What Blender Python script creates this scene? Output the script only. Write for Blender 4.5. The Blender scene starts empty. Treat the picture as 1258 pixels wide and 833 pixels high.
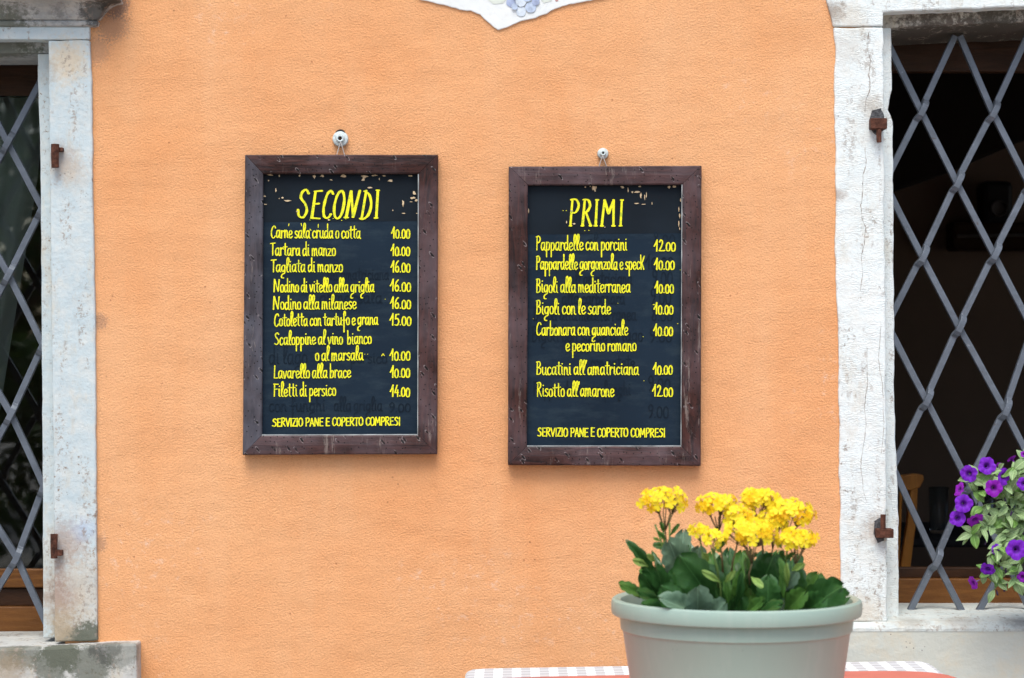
import bpy, bmesh, math, random
from mathutils import Vector, Matrix, noise as mnoise
C = bpy.context.scene.collection
SC = bpy.context.scene
PI = math.pi
R = random.Random(7)

# ------------------------------------------------------------------ camera, sky, sun, exposure
D0, FPX, CZ = 5.5, 2800.0, 1.43            # camera to wall (m), focal length in photo pixels, camera height
cam = bpy.data.cameras.new('camera'); camo = bpy.data.objects.new('camera', cam); C.objects.link(camo)
camo.location = (0, -D0, CZ); camo.rotation_euler = (PI/2, 0, 0)
cam.sensor_width = 36; cam.lens = 36*FPX/1258; cam.shift_y = (440-416.5)/1258
cam.clip_end = 500; cam.clip_start = 0.05
cam.dof.use_dof = True; cam.dof.focus_distance = 5.46; cam.dof.aperture_fstop = 6.3
SC.camera = camo
SUN_EL, SUN_AZ = 60, 190                   # degrees; azimuth: 180 = straight behind the camera
w = bpy.data.worlds.new('World'); SC.world = w; w.use_nodes = True
wn = w.node_tree.nodes; bg = wn['Background']
sky = wn.new('ShaderNodeTexSky'); sky.sky_type = 'NISHITA'; sky.sun_disc = False
sky.sun_elevation = math.radians(SUN_EL); sky.sun_rotation = math.radians(SUN_AZ)
sky.air_density = 1.0; sky.dust_density = 3.0; sky.ozone_density = 1.0
hs = wn.new('ShaderNodeHueSaturation'); hs.inputs['Saturation'].default_value = 0.95
w.node_tree.links.new(sky.outputs[0], hs.inputs['Color'])
w.node_tree.links.new(hs.outputs[0], bg.inputs[0]); bg.inputs[1].default_value = 0.14
sl = bpy.data.lights.new('sun', 'SUN'); sl.energy = 1.45; sl.angle = math.radians(34); sl.color = (1, 1, .94)
so = bpy.data.objects.new('sun', sl); C.objects.link(so)
az = math.radians(SUN_AZ); el = math.radians(SUN_EL)
sd = Vector((math.sin(az)*math.cos(el), math.cos(az)*math.cos(el), math.sin(el)))
so.rotation_euler = sd.to_track_quat('Z', 'Y').to_euler()
so.location = (0, -8, 12)
SC.view_settings.view_transform = 'Standard'; SC.view_settings.look = 'None'
SC.view_settings.exposure = 0.68; SC.view_settings.gamma = 1
SC.render.engine = 'CYCLES'

# ------------------------------------------------------------------ helpers
def S(px, py, Y=0.0):
    d = D0+Y
    return Vector(((px-629)*d/FPX, Y, CZ-(py-440)*d/FPX))
ORG = {}
def link(name, me, m, parent=None, xf=True):
    o = bpy.data.objects.new(name, me); C.objects.link(o)
    if m: 
        me.materials.clear()
        for q in (m if isinstance(m, (list, tuple)) else [m]): me.materials.append(q)
    if parent:
        o.parent = parent
        ORG[o.name] = ORG[parent.name]
    else: ORG[o.name] = Vector((0,0,0))
    return o
def obj(name, bm, m, parent=None, smooth=False, bev=0, org=None, seg=2):
    """bmesh in world coordinates -> object; a top-level mesh gets its origin at org"""
    base = ORG[parent.name] if parent else (org or Vector((0,0,0)))
    bmesh.ops.translate(bm, verts=bm.verts, vec=-base)
    bmesh.ops.recalc_face_normals(bm, faces=bm.faces) if len(bm.faces) and not getattr(bm, 'keepn', False) else None
    me = bpy.data.meshes.new(name); bm.to_mesh(me); bm.free()
    if smooth:
        me.polygons.foreach_set('use_smooth', [True]*len(me.polygons))
    o = link(name, me, m, parent)
    if not parent and org: o.location = org; ORG[o.name] = Vector(org)
    if bev:
        b = o.modifiers.new('bevel', 'BEVEL'); b.width = bev; b.segments = seg; b.limit_method = 'ANGLE'; b.angle_limit = math.radians(40)
    return o
def thing(name, label, cat, loc, group=None):
    o = bpy.data.objects.new(name, None); C.objects.link(o); o.location = loc; o.empty_display_size = .05
    o['label'] = label; o['category'] = cat
    if group: o['group'] = group
    ORG[o.name] = Vector(loc); return o
def tag(o, label, cat, group=None):
    o['label'] = label; o['category'] = cat
    if group: o['group'] = group
    return o
def box(bm, x0, x1, y0, y1, z0, z1):
    v = [bm.verts.new((x, y, z)) for z in (z0, z1) for y in (y0, y1) for x in (x0, x1)]
    for f in ((0,1,3,2),(4,6,7,5),(0,4,5,1),(2,3,7,6),(0,2,6,4),(1,5,7,3)): bm.faces.new([v[i] for i in f])
    return v
def rough(pts, step, amp, seed=0, closed=True):
    """break the sides of a polygon up and let them waver"""
    out = []
    n = len(pts)
    for i in range(n if closed else n-1):
        a = Vector(pts[i]); b = Vector(pts[(i+1) % n]); L = (b-a).length; k = max(1, int(L/step))
        t = (b-a).normalized(); nn = Vector((-t.y, t.x))
        for j in range(k):
            p = a+(b-a)*j/k
            if j: 
                q = mnoise.noise(Vector((p.x*.045+seed, p.y*.045, seed*1.7)))*1.3+mnoise.noise(Vector((p.x*.17, p.y*.17, seed*3.1+5)))*.6
                p = p+nn*q*amp
            out.append((p.x, p.y))
    return out
def prism(bm, pts, y0, y1, ref=None):
    """polygon given in photo pixels on the plane Y=ref (y0 if not given), extruded from y0 back to y1"""
    ref = y0 if ref is None else ref
    f = []; b = []
    for p in pts:
        s = S(p[0], p[1], ref)
        f.append(bm.verts.new((s.x, y0, s.z))); b.append(bm.verts.new((s.x, y1, s.z)))
    bm.faces.new(f); bm.faces.new(b[::-1])
    n = len(f)
    for i in range(n): bm.faces.new((f[i], b[i], b[(i+1) % n], f[(i+1) % n]))
def tube(bm, pts, rad, n=6, cap=True):
    pts = [Vector(p) for p in pts]; rings = []
    if not isinstance(rad, (list, tuple)): rad = [rad]*len(pts)
    up = Vector((0,0,1))
    for i, p in enumerate(pts):
        t = (pts[min(i+1, len(pts)-1)]-pts[max(i-1, 0)]).normalized()
        u = t.cross(up)
        if u.length < .1: u = t.cross(Vector((1,0,0)))
        u.normalize(); v = t.cross(u)
        rings.append([bm.verts.new(p+(u*math.cos(a)+v*math.sin(a))*rad[i]) for a in [2*PI*k/n for k in range(n)]])
    for a, b in zip(rings, rings[1:]):
        for k in range(n): bm.faces.new((a[k], a[(k+1) % n], b[(k+1) % n], b[k]))
    if cap:
        bm.faces.new(rings[0][::-1]); bm.faces.new(rings[-1])
def lathe(bm, prof, c, n=64):
    rings = []
    for r, z in prof:
        if r < 1e-5: rings.append([bm.verts.new((c.x, c.y, c.z+z))])
        else: rings.append([bm.verts.new((c.x+r*math.cos(2*PI*k/n), c.y+r*math.sin(2*PI*k/n), c.z+z)) for k in range(n)])
    for a, b in zip(rings, rings[1:]):
        if len(a) == 1 and len(b) == 1: continue
        for k in range(n):
            k2 = (k+1) % n
            if len(a) == 1: bm.faces.new((a[0], b[k], b[k2]))
            elif len(b) == 1: bm.faces.new((a[k], a[k2], b[0]))
            else: bm.faces.new((a[k], a[k2], b[k2], b[k]))
def ydisc_lathe(bm, prof, c, n=32):
    """lathe around the Y axis: (radius, y)"""
    rings = []
    for r, y in prof:
        if r < 1e-6: rings.append([bm.verts.new((c.x, c.y+y, c.z))])
        else: rings.append([bm.verts.new((c.x+r*math.cos(2*PI*k/n), c.y+y, c.z+r*math.sin(2*PI*k/n))) for k in range(n)])
    for a, b in zip(rings, rings[1:]):
        for k in range(n):
            k2 = (k+1) % n
            if len(a) == 1 and len(b) == 1: continue
            if len(a) == 1: bm.faces.new((a[0], b[k], b[k2]))
            elif len(b) == 1: bm.faces.new((a[k], a[k2], b[0]))
            else: bm.faces.new((a[k], a[k2], b[k2], b[k]))

# ------------------------------------------------------------------ material helpers
class M:
    def __init__(s, name, col=(.5,.5,.5), rough=.7, spec=.5, metal=0):
        s.m = bpy.data.materials.new(name); s.m.use_nodes = True; s.nt = s.m.node_tree
        s.b = s.nt.nodes['Principled BSDF']; s.b.inputs['Base Color'].default_value = (*col, 1)
        s.b.inputs['Roughness'].default_value = rough; s.b.inputs['Metallic'].default_value = metal
        s.b.inputs['Specular IOR Level'].default_value = spec
        s._pos = None; s.nrm = None
    def N(s, t, **k):
        n = s.nt.nodes.new(t)
        for a, v in k.items(): setattr(n, a, v)
        return n
    def L(s, a, b): s.nt.links.new(a, b)
    def pos(s, scale=(1,1,1), obj=False, loc=(0,0,0), rot=(0,0,0)):
        if obj: g = s.N('ShaderNodeTexCoord').outputs['Object']
        else: g = s.N('ShaderNodeNewGeometry').outputs['Position']
        mp = s.N('ShaderNodeMapping'); mp.inputs['Scale'].default_value = scale; mp.inputs['Location'].default_value = loc
        mp.inputs['Rotation'].default_value = rot
        s.L(g, mp.inputs[0]); return mp.outputs[0]
    def noise(s, scale, co=None, detail=4, rough=.55, dist=0):
        n = s.N('ShaderNodeTexNoise'); n.inputs['Scale'].default_value = scale; n.inputs['Detail'].default_value = detail
        n.inputs['Roughness'].default_value = rough; n.inputs['Distortion'].default_value = dist
        s.L(co or s.pos(), n.inputs['Vector']); return n.outputs['Fac']
    def voro(s, scale, co=None, feature='F1', rand=1, out='Distance'):
        n = s.N('ShaderNodeTexVoronoi', feature=feature); n.inputs['Scale'].default_value = scale
        n.inputs['Randomness'].default_value = rand
        s.L(co or s.pos(), n.inputs['Vector']); return n.outputs[out]
    def voro2(s, scale, sx=1, sz=1, shear=0, out='Distance', seed=0):
        x, y, z = s.sep(); c = s.N('ShaderNodeCombineXYZ')
        s.L(s.math('ADD', s.math('MULTIPLY', s.math('ADD', x, s.math('MULTIPLY', z, shear)), sx), seed), c.inputs[0]); s.L(s.math('MULTIPLY', s.math('SUBTRACT', z, s.math('MULTIPLY', x, shear)), sz), c.inputs[1])
        n = s.N('ShaderNodeTexVoronoi', voronoi_dimensions='2D'); n.inputs['Scale'].default_value = scale
        s.L(c.outputs[0], n.inputs['Vector']); return n.outputs[out]
    def ramp(s, fac, stops, interp='LINEAR'):
        n = s.N('ShaderNodeValToRGB'); n.color_ramp.interpolation = interp; e = n.color_ramp.elements
        while len(e) < len(stops): e.new(.5)
        for q, (p, c) in zip(e, stops):
            q.position = p; q.color = (c, c, c, 1) if not isinstance(c, tuple) else (*c, 1)
        s.L(fac, n.inputs[0]); return n.outputs[0]
    def mix(s, fac, a, b, mode='MIX'):
        n = s.N('ShaderNodeMix', data_type='RGBA', blend_type=mode)
        for i, v in ((0, fac), (6, a), (7, b)):
            if isinstance(v, (int, float)): n.inputs[i].default_value = v
            elif isinstance(v, tuple): n.inputs[i].default_value = (*v, 1)
            else: s.L(v, n.inputs[i])
        return n.outputs[2]
    def math(s, op, a, b=0.0, c=None, clamp=False):
        n = s.N('ShaderNodeMath', operation=op, use_clamp=clamp)
        for i, v in enumerate((a, b) if c is None else (a, b, c)):
            if isinstance(v, (int, float)): n.inputs[i].default_value = v
            else: s.L(v, n.inputs[i])
        return n.outputs[0]
    def sep(s, co=None):
        n = s.N('ShaderNodeSeparateXYZ'); s.L(co or s.N('ShaderNodeNewGeometry').outputs['Position'], n.inputs[0]); return n.outputs
    def near(s, c, r, edge=.6, sharp=3.2, ns=75):
        """1 near point c, falling to 0 at distance r, broken up by noise"""
        v = s.N('ShaderNodeVectorMath', operation='DISTANCE'); s.L(s.N('ShaderNodeNewGeometry').outputs['Position'], v.inputs[0])
        v.inputs[1].default_value = c
        d = s.math('DIVIDE', v.outputs['Value'], r)
        d = s.math('SUBTRACT', 1.0, d)
        n = s.noise(ns, detail=5, rough=.75)
        q = s.math('ADD', d, s.math('MULTIPLY', s.math('SUBTRACT', n, .5), edge*2.2))
        return s.math('MULTIPLY', q, sharp, clamp=True)
    def bump(s, h, strength=.5, dist=.01):
        n = s.N('ShaderNodeBump'); n.inputs['Strength'].default_value = strength; n.inputs['Distance'].default_value = dist
        s.L(h, n.inputs['Height'])
        if s.nrm: s.L(s.nrm, n.inputs['Normal'])
        s.nrm = n.outputs[0]; s.L(s.nrm, s.b.inputs['Normal'])
    def col(s, c): s.L(c, s.b.inputs['Base Color'])
    def rgh(s, c): s.L(c, s.b.inputs['Roughness'])

# orange rendered plaster
def mk_plaster():
    m = M('orange_plaster', rough=.92, spec=.2)
    big = m.noise(1.3, detail=3); mid = m.noise(7, detail=5, rough=.6); fine = m.noise(200, detail=3, rough=.6)
    c = m.ramp(big, [(.3, (.78,.352,.150)), (.7, (.84,.442,.216))])
    c = m.mix(m.ramp(mid, [(.35, 0.0), (.75, .35)]), c, (.83,.49,.265))
    c = m.mix(m.ramp(fine, [(.3, .42), (.6, 0.0)]), c, (.62,.29,.12))
    # pale lime bloom in scattered flecks
    bl = m.math('MULTIPLY', m.ramp(m.noise(2.1, m.pos(loc=(3,1,7)), 2), [(.55, 0.0), (.72, 1.0)]), m.ramp(m.noise(38, detail=6, rough=.75), [(.55, 0.0), (.7, .7)]))
    c = m.mix(bl, c, (.86,.68,.55))
    # faint vertical streaks, trowel drifts and hairline scratches
    c = m.mix(m.ramp(m.noise(2.2, m.pos(scale=(2.6, 1, .35), loc=(7, 0, 2)), 4, .6), [(.48, 0.0), (.75, .30)]), c, (.84,.53,.31))
    c = m.mix(m.ramp(m.noise(3, m.pos(loc=(1, 4, 9)), 5, .65), [(.50, 0.0), (.78, .40)]), c, (.70,.29,.105))
    hz = m.math('MULTIPLY', m.ramp(m.noise(2.4, m.pos(scale=(1, 1, 1.3), rot=(0, .5, 0), loc=(2, 2, 8)), 9, .8), [(.497, 0.0), (.5, .55), (.503, 0.0)]), m.ramp(m.noise(2.7, m.pos(loc=(5, 5, 5)), 2), [(.60, 0.0), (.66, 1.0)]))
    c = m.mix(hz, c, (.50,.24,.11))
    # small dark pits
    pit = m.ramp(m.voro2(30), [(.05, .8), (.09, 0.0)])
    pit = m.math('MULTIPLY', pit, m.ramp(m.noise(9, detail=1), [(.66, 0.0), (.70, .8)]))
    c = m.mix(pit, c, (.33,.12,.05))
    # soot and lichen by the left cornice, damp grime along the stone and over the low wall
    for (p, r, k) in (((S(138, 30).x, 0, S(0, 30).z), .06, .5), ((S(118, 62).x, 0, S(0, 62).z), .05, .38), ((S(142,5).x, 0, S(0,5).z), .05, .85), ((S(122,390).x, 0, S(0,395).z), .03, .5), ((S(121,668).x, 0, S(0,668).z), .03, .5)):
        c = m.mix(m.math('MULTIPLY', m.near(p, r*.8, 1.25, 2.4, 190), k*.85), c, (.20,.14,.12))
    m.col(c)
    co = m.pos(scale=(1, 1, 1.25))
    b1 = m.noise(215, m.pos(), 3, .6); b2 = m.noise(420, m.pos(), 2, .5); b3 = m.noise(14, detail=3)
    m.bump(m.noise(3.5, m.pos(scale=(1, 1, 1.6)), 3), .4, .03); m.bump(m.noise(60, m.pos(), 3), .2, .004); m.bump(b3, .18, .010); m.bump(b1, .95, .0036); m.bump(b2, .6, .0018)
    return m.m
# pale limestone of the window surrounds
def mk_stone(name, a, b, seed=0, dirt=.3, tool=0, stains=(), rust=0):
    m = M(name, rough=.85, spec=.25)
    co = m.pos(loc=(seed, seed*2, seed*.7))
    c = m.mix(m.ramp(m.noise(5, co, 5, .6), [(.35, 0.0), (.68, 1.0)]), a, b)
    c = m.mix(m.ramp(m.noise(34, co, 5, .65), [(.42, 0.0), (.75, .5)]), c, (.72,.69,.62))
    sp = m.math('MULTIPLY', m.ramp(m.noise(70, co, 6, .75), [(.55, 0.0), (.62, 1.0)]), m.ramp(m.noise(9, m.pos(scale=(1.6, 1, .55), loc=(seed+4, 2, 1)), 4, .65), [(.50, 0.0), (.60, 1.0)]))
    c = m.mix(m.math('MULTIPLY', sp, dirt*2), c, (.27,.22,.18))
    c = m.mix(m.math('MULTIPLY', m.ramp(m.noise(11, m.pos(scale=(1.4, 1, .5), loc=(9+seed, 0, 3)), 5, .7), [(.56, 0.0), (.72, 1.0)]), dirt*1.1), c, (.55,.48,.36))
    for (p, r, colr, k) in stains:
        c = m.mix(m.math('MULTIPLY', m.near(p, r, .75, 3.2 if sum(colr) < .6 else 1.5), k), c, colr)
    stq = m.math('MULTIPLY', m.ramp(m.noise(85, co, 5, .7), [(.52, 0.0), (.57, 1.0)]), m.ramp(m.noise(12, m.pos(scale=(2.6, 1, .45), loc=(seed*1.3, 1, 6)), 3), [(.55, 0.0), (.62, 1.0)]))
    c = m.mix(m.math('MULTIPLY', stq, dirt*1.3), c, (.30,.25,.21))
    # fine dark pin pocks
    pk = m.math('MULTIPLY', m.ramp(m.math('ADD', m.voro2(95, seed=seed), m.math('MULTIPLY', m.math('SUBTRACT', m.noise(60, co, 2), .5), .5)), [(.06, 1.0), (.15, 0.0)]), m.ramp(m.noise(13, co, 3), [(.60, 0.0), (.68, .55)]))
    c = m.mix(pk, c, (.16,.13,.11))
    m.col(c)
    m.bump(m.noise(22, co, 4), .4, .009)
    m.bump(m.noise(110, co, 4, .65), .5, .003)
    if tool:
        wv = m.N('ShaderNodeTexWave', wave_type='BANDS', bands_direction='Z'); wv.inputs['Scale'].default_value = 48
        wv.inputs['Distortion'].default_value = 16; wv.inputs['Detail'].default_value = 3; wv.inputs['Detail Scale'].default_value = 1.6
        m.L(m.pos(scale=(.6, 1, 1.2)), wv.inputs[0]); m.bump(m.math('MULTIPLY', wv.outputs['Fac'], m.ramp(m.noise(25, detail=3), [(.35, 0.0), (.65, 1.0)])), tool, .0012)
    m.bump(pk, -.6, .003); m.bump(stq, -.4, .002)
    return m.m
BLK = (.045,.045,.042); GRN = (.12,.13,.10); BRN = (.34,.26,.17)
MAT = {}
MAT['plaster'] = mk_plaster()
Z = lambda px, py: tuple(S(px, py))
Zf = lambda px, py: tuple(S(px, py, -.06))
MAT['stone_left'] = mk_stone('blue_grey_limestone', (.47,.555,.585), (.53,.61,.63), 1, .55, 0,
    [(Z(92, 788), .05, GRN, .9), (Z(70, 790), .06, GRN, .5), (Z(85, 730), .16, (.50,.42,.32), .6), (Z(68, 735), .07, (.33,.22,.17), .75), (Z(75, 770), .07, (.40,.32,.22), .8), (Z(66, 700), .05, (.30,.2,.16), .5), (Z(110, 784), .05, GRN, .95), (Z(77, 200), .06, (.42,.33,.27), .55), (Z(80, 665), .07, (.36,.25,.2), .6), (Z(84, 75), .07, (.60,.50,.36), .8), (Z(50, 90), .05, (.25,.25,.25), .5), (Z(92, 215), .05, (.5,.42,.33), .4), (Z(104,650),.04,(.35,.45,.62),.5)])
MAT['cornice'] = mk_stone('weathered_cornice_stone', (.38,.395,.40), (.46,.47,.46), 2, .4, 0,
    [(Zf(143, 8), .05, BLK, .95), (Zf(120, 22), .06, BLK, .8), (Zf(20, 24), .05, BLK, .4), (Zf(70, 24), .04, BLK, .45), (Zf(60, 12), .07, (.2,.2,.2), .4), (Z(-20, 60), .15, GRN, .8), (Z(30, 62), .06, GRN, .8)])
MAT['stone_right'] = mk_stone('white_limestone', (.76,.815,.81), (.69,.755,.75), 5, .42, .6,
    [(Z(1024, 15), .035, (.28,.22,.17), .8), (Z(1070, 130), .04, (.45,.40,.33), .6), (Z(1078, 650), .05, (.42,.34,.27), .7), (Z(1044, 20), .05, (.62,.58,.50), .6), (Z(1060, 752), .06, (.60,.52,.40), .6), (Z(1030, 240), .025, (.35,.26,.2), .6), (Z(1040, 60), .06, (.62,.62,.58), .7)])
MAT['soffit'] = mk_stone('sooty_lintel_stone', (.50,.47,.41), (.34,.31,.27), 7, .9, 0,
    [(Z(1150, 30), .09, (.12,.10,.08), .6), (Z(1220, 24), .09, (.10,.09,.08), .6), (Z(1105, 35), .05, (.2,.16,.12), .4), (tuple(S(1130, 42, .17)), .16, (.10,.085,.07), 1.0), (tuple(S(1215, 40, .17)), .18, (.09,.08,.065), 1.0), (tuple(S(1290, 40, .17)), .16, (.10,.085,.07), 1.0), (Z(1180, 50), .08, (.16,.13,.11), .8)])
MAT['sill_left'] = mk_stone('lichened_sill_stone', (.50,.51,.49), (.42,.42,.40), 9, .7, 0,
    [(Zf(75, 800), .055, GRN, 1.0), (Zf(30, 800), .05, GRN, .7), (Zf(10, 800), .05, GRN, .7), (Zf(62, 818), .05, GRN, .8), (Zf(110, 815), .06, GRN, .8), (Zf(130, 798), .045, BLK, .6), (Zf(10, 822), .06, BRN, .6), (Zf(150, 800), .05, GRN, .5)])
MAT['sill_right'] = mk_stone('chalky_sill_stone', (.57,.62,.60), (.50,.54,.53), 12, .5, 0,
    [(Z(1120, 768), .05, (.30,.27,.22), .6), (Z(1250, 772), .05, (.25,.22,.2), .6), (Z(1180, 765), .06, (.36,.32,.28), .5)])
def mk_dado():
    m = M('beige_plaster', rough=.9, spec=.2)
    c = m.mix(m.ramp(m.noise(6, detail=5, rough=.6), [(.35, 0.0), (.7, 1.0)]), (.57,.57,.50), (.53,.56,.52))
    c = m.mix(m.ramp(m.noise(16, detail=6, rough=.7), [(.48, 0.0), (.7, .7)]), c, (.62,.55,.42))
    pit = m.math('MULTIPLY', m.ramp(m.voro2(38), [(.04, .8), (.07, 0.0)]), m.ramp(m.noise(13, detail=1), [(.64, 0.0), (.68, 1.0)]))
    c = m.mix(pit, c, (.15,.13,.12)); m.col(c)
    m.bump(m.noise(12, detail=5), .5, .01); m.bump(m.noise(70, detail=4, rough=.6), .4, .003)
    return m.m
MAT['dado'] = mk_dado()
def mk_fresco():
    m = M('lime_white_plaster', rough=.9, spec=.2)
    c = m.mix(m.ramp(m.noise(9, detail=5), [(.35, 0.0), (.7, 1.0)]), (.78,.80,.79), (.70,.74,.74))
    c = m.mix(m.ramp(m.noise(40, detail=5), [(.6, 0.0), (.75, .35)]), c, (.62,.62,.55)); m.col(c)
    m.bump(m.noise(60, detail=4), .35, .003); return m.m
MAT['fresco'] = mk_fresco()
def mk_plain(name, col, rough=.6, spec=.4, metal=0, var=.15, scale=40, bump=.2, bd=.002, obj=False):
    m = M(name, col, rough, spec, metal)
    dk = tuple(v*(1-var) for v in col); lt = tuple(min(1, v*(1+var)) for v in col)
    m.col(m.ramp(m.noise(scale, m.pos(obj=obj), 4), [(.3, dk), (.7, lt)]))
    if bump: m.bump(m.noise(scale*3, m.pos(obj=obj), 3), bump, bd)
    return m.m
# wormy dark brown frame wood; grain along X or Z
def mk_wood(name, axis, a=(.062,.022,.017), b=(.014,.008,.008), sheen=(.15,.105,.115), worm=True, grain=1, rough=.5):
    m = M(name, rough=rough, spec=.22)
    sc = (.12, 1, 1) if axis == 'x' else (1, 1, .12)
    co = m.pos(scale=sc)
    g = m.noise(60, co, 6, .65, 1.2); g2 = m.noise(230, co, 3, .6)
    c = m.ramp(g, [(.38, b), (.62, a)])
    c = m.mix(m.ramp(g2, [(.45, 0.0), (.8, .35*grain)]), c, tuple(v*.5 for v in b))
    c = m.mix(m.ramp(m.noise(5, m.pos(loc=(2, 5, 1)), 4, .6), [(.42, 0.0), (.72, .75)]), c, sheen)  # pale sheen patches painted into the base colour
    if worm:
        hol = m.math('MULTIPLY', m.ramp(m.voro2(78), [(.09, 1.0), (.14, 0.0)]), m.ramp(m.voro2(78, out='Color'), [(.56, 0.0), (.58, 1.0)]))
        gr = m.pos(scale=(1, 1, .35), rot=(0, .6, 0))
        dn = m.math('MULTIPLY', m.ramp(m.math('ADD', m.voro2(40, 1, .38, .8, seed=3), m.math('MULTIPLY', m.math('SUBTRACT', m.noise(90, detail=2), .5), .35)), [(.08, 1.0), (.12, 0.0)]), m.ramp(m.voro2(40, 1, .38, .8, 'Color', 3), [(.52, 0.0), (.56, 1.0)]))
        hh = m.math('MAXIMUM', hol, dn)
        c = m.mix(hh, c, (.006,.005,.005))
        scx = m.math('MULTIPLY', m.ramp(m.noise(9, m.pos(scale=(5, 1, .6), rot=(0, .5, 0)), 8, .8), [(.57, 0.0), (.63, .5)]), m.ramp(m.noise(12, detail=2), [(.42, 0.0), (.58, 1.0)]))
        c = m.mix(scx, c, (.30,.25,.22)); rim = m.math('MULTIPLY', m.ramp(m.voro2(40, 1, .38, .8, seed=3.0008), [(.13, 0.0), (.16, .8), (.20, 0.0)]), m.ramp(m.voro2(40, 1, .38, .8, 'Color', 3), [(.52, 0.0), (.56, 1.0)])); c = m.mix(m.math('MULTIPLY', rim, m.ramp(m.noise(150, detail=1), [(.5, 0.0), (.55, 1.0)])), c, (.30,.27,.27))
        m.bump(hh, -.8, .002)
    m.col(c); m.bump(m.noise(28, m.pos(), 4), .6, .004); m.bump(g, .5, .003); m.bump(g2, .3, .001)
    return m.m
MAT['frame_x'] = mk_wood('dark_wormy_wood_across', 'x'); MAT['frame_z'] = mk_wood('dark_wormy_wood_upright', 'z')
MAT['frame_blue'] = mk_wood('greyed_wormy_wood_upright', 'z', (.075,.062,.070), (.035,.030,.036), (.15,.16,.20))
MAT['sash_x'] = mk_wood('orange_brown_sash_wood', 'x', (.21,.085,.022), (.13,.05,.014), (.20,.085,.025), worm=False, rough=.4)
MAT['sash_z'] = mk_wood('orange_brown_sash_wood_upright', 'z', (.21,.085,.022), (.13,.05,.014), (.20,.085,.025), worm=False, rough=.4)
MAT['dark_wood'] = mk_wood('dark_and_shaded_wood', 'x', (.055,.022,.009), (.030,.013,.006), (.05,.022,.01), worm=False)  # plain dark wood; on the sash headers it stands in for shade
def mk_board():
    m = M('black_slate_paint', rough=.6, spec=.12)
    c = m.ramp(m.noise(3.5, detail=3), [(.35, (.0075,.017,.030)), (.7, (.012,.026,.044))])
    c = m.mix(m.ramp(m.noise(26, m.pos(scale=(.5, 1, 1.6)), 5, .7), [(.48, 0.0), (.80, .55)]), c, (.036,.058,.072))
    c = m.mix(m.ramp(m.noise(300, detail=2), [(.72, 0.0), (.78, .25)]), c, (.09,.11,.12))
    m.col(c); m.rgh(m.ramp(m.noise(8, detail=4), [(.3, .42), (.7, .6)])); m.bump(m.noise(40, detail=3), .08, .002); return m.m
MAT['board'] = mk_board()
MAT['band'] = mk_plain('blacker_overpaint', (.008,.0135,.020), .6, .12, var=.3, scale=6, bump=.1)
MAT['bloom'] = mk_plain('grey_green_smear', (.030,.052,.058), .6, .3, var=.35, scale=30, bump=0)
def mk_yellow():
    m = M('fluorescent_yellow_paint', rough=.55, spec=.3)
    m.col(m.ramp(m.noise(150, detail=4, rough=.7), [(.36, (.46,.56,.03)), (.46, (.80,.78,.02)), (.6, (.92,.86,.012))])); return m.m
MAT['yellow'] = mk_yellow()
MAT['ghost'] = mk_plain('old_black_lettering', (.0075,.0155,.026), .6, .1, var=.2, bump=0)
MAT['chip'] = mk_plain('bare_board_flake', (.62,.48,.30), .8, .2, var=.3, scale=180, bump=0)
MAT['edge_pale'] = mk_plain('pale_rim_line', (.33,.36,.36), .6, .3, var=.5, scale=25, bump=0)
def mk_iron():
    m = M('grey_blue_iron_paint', rough=.42, spec=.5, metal=.25)
    c = m.ramp(m.noise(14, detail=5, rough=.65), [(.3, (.095,.112,.138)), (.7, (.155,.178,.215))])
    c = m.mix(m.ramp(m.noise(90, detail=3), [(.68, 0.0), (.74, .5)]), c, (.35,.38,.42))
    c = m.mix(m.math('MULTIPLY', m.ramp(m.noise(55, m.pos(loc=(4,4,4)), 5, .7), [(.62, 0.0), (.68, .8)]), m.ramp(m.noise(7, m.pos(loc=(1,4,4)), 2), [(.5, 0.0), (.6, 1.0)])), c, (.09,.06,.05))
    m.col(c); m.bump(m.noise(50, detail=4), .5, .003); m.bump(m.noise(16, detail=2), .5, .006); return m.m
MAT['iron'] = mk_iron()
MAT['rust'] = mk_plain('rusty_iron', (.085,.034,.022), .85, .2, var=.65, scale=90, bump=.6)
MAT['zinc'] = mk_plain('chalky_zinc', (.52,.60,.60), .5, .5, .0, var=.25, scale=120, bump=.3)
MAT['hole'] = mk_plain('dark_rusty_eye', (.06,.03,.022), .8, .2, var=.4, scale=200)
MAT['wire'] = mk_plain('pale_wire', (.72,.70,.66), .45, .5, .2, bump=0)
MAT['mortar'] = mk_plain('dark_mortar', (.11,.11,.115), .95, .1, var=.6, scale=120, bump=.9, bd=.006)
def mk_glass(name='window_glass'):
    m = M(name); nt = m.nt
    gl = m.N('ShaderNodeBsdfGlossy'); gl.inputs['Roughness'].default_value = .015
    tr = m.N('ShaderNodeBsdfTransparent'); tr.inputs[0].default_value = (.86,.9,.88,1)
    fr = m.N('ShaderNodeFresnel'); fr.inputs[0].default_value = 1.5
    mx = m.N('ShaderNodeMixShader')
    f = m.math('MULTIPLY', fr.outputs[0], 2.0, clamp=True)
    nz = m.N('ShaderNodeBump'); nz.inputs['Strength'].default_value = .05; nz.inputs['Distance'].default_value = .02
    m.L(m.noise(3, detail=1), nz.inputs['Height']); m.L(nz.outputs[0], gl.inputs['Normal'])
    m.L(f, mx.inputs[0]); m.L(tr.outputs[0], mx.inputs[1]); m.L(gl.outputs[0], mx.inputs[2])
    m.L(mx.outputs[0], nt.nodes['Material Output'].inputs[0]); return m.m
MAT['glass'] = mk_glass()
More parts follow.
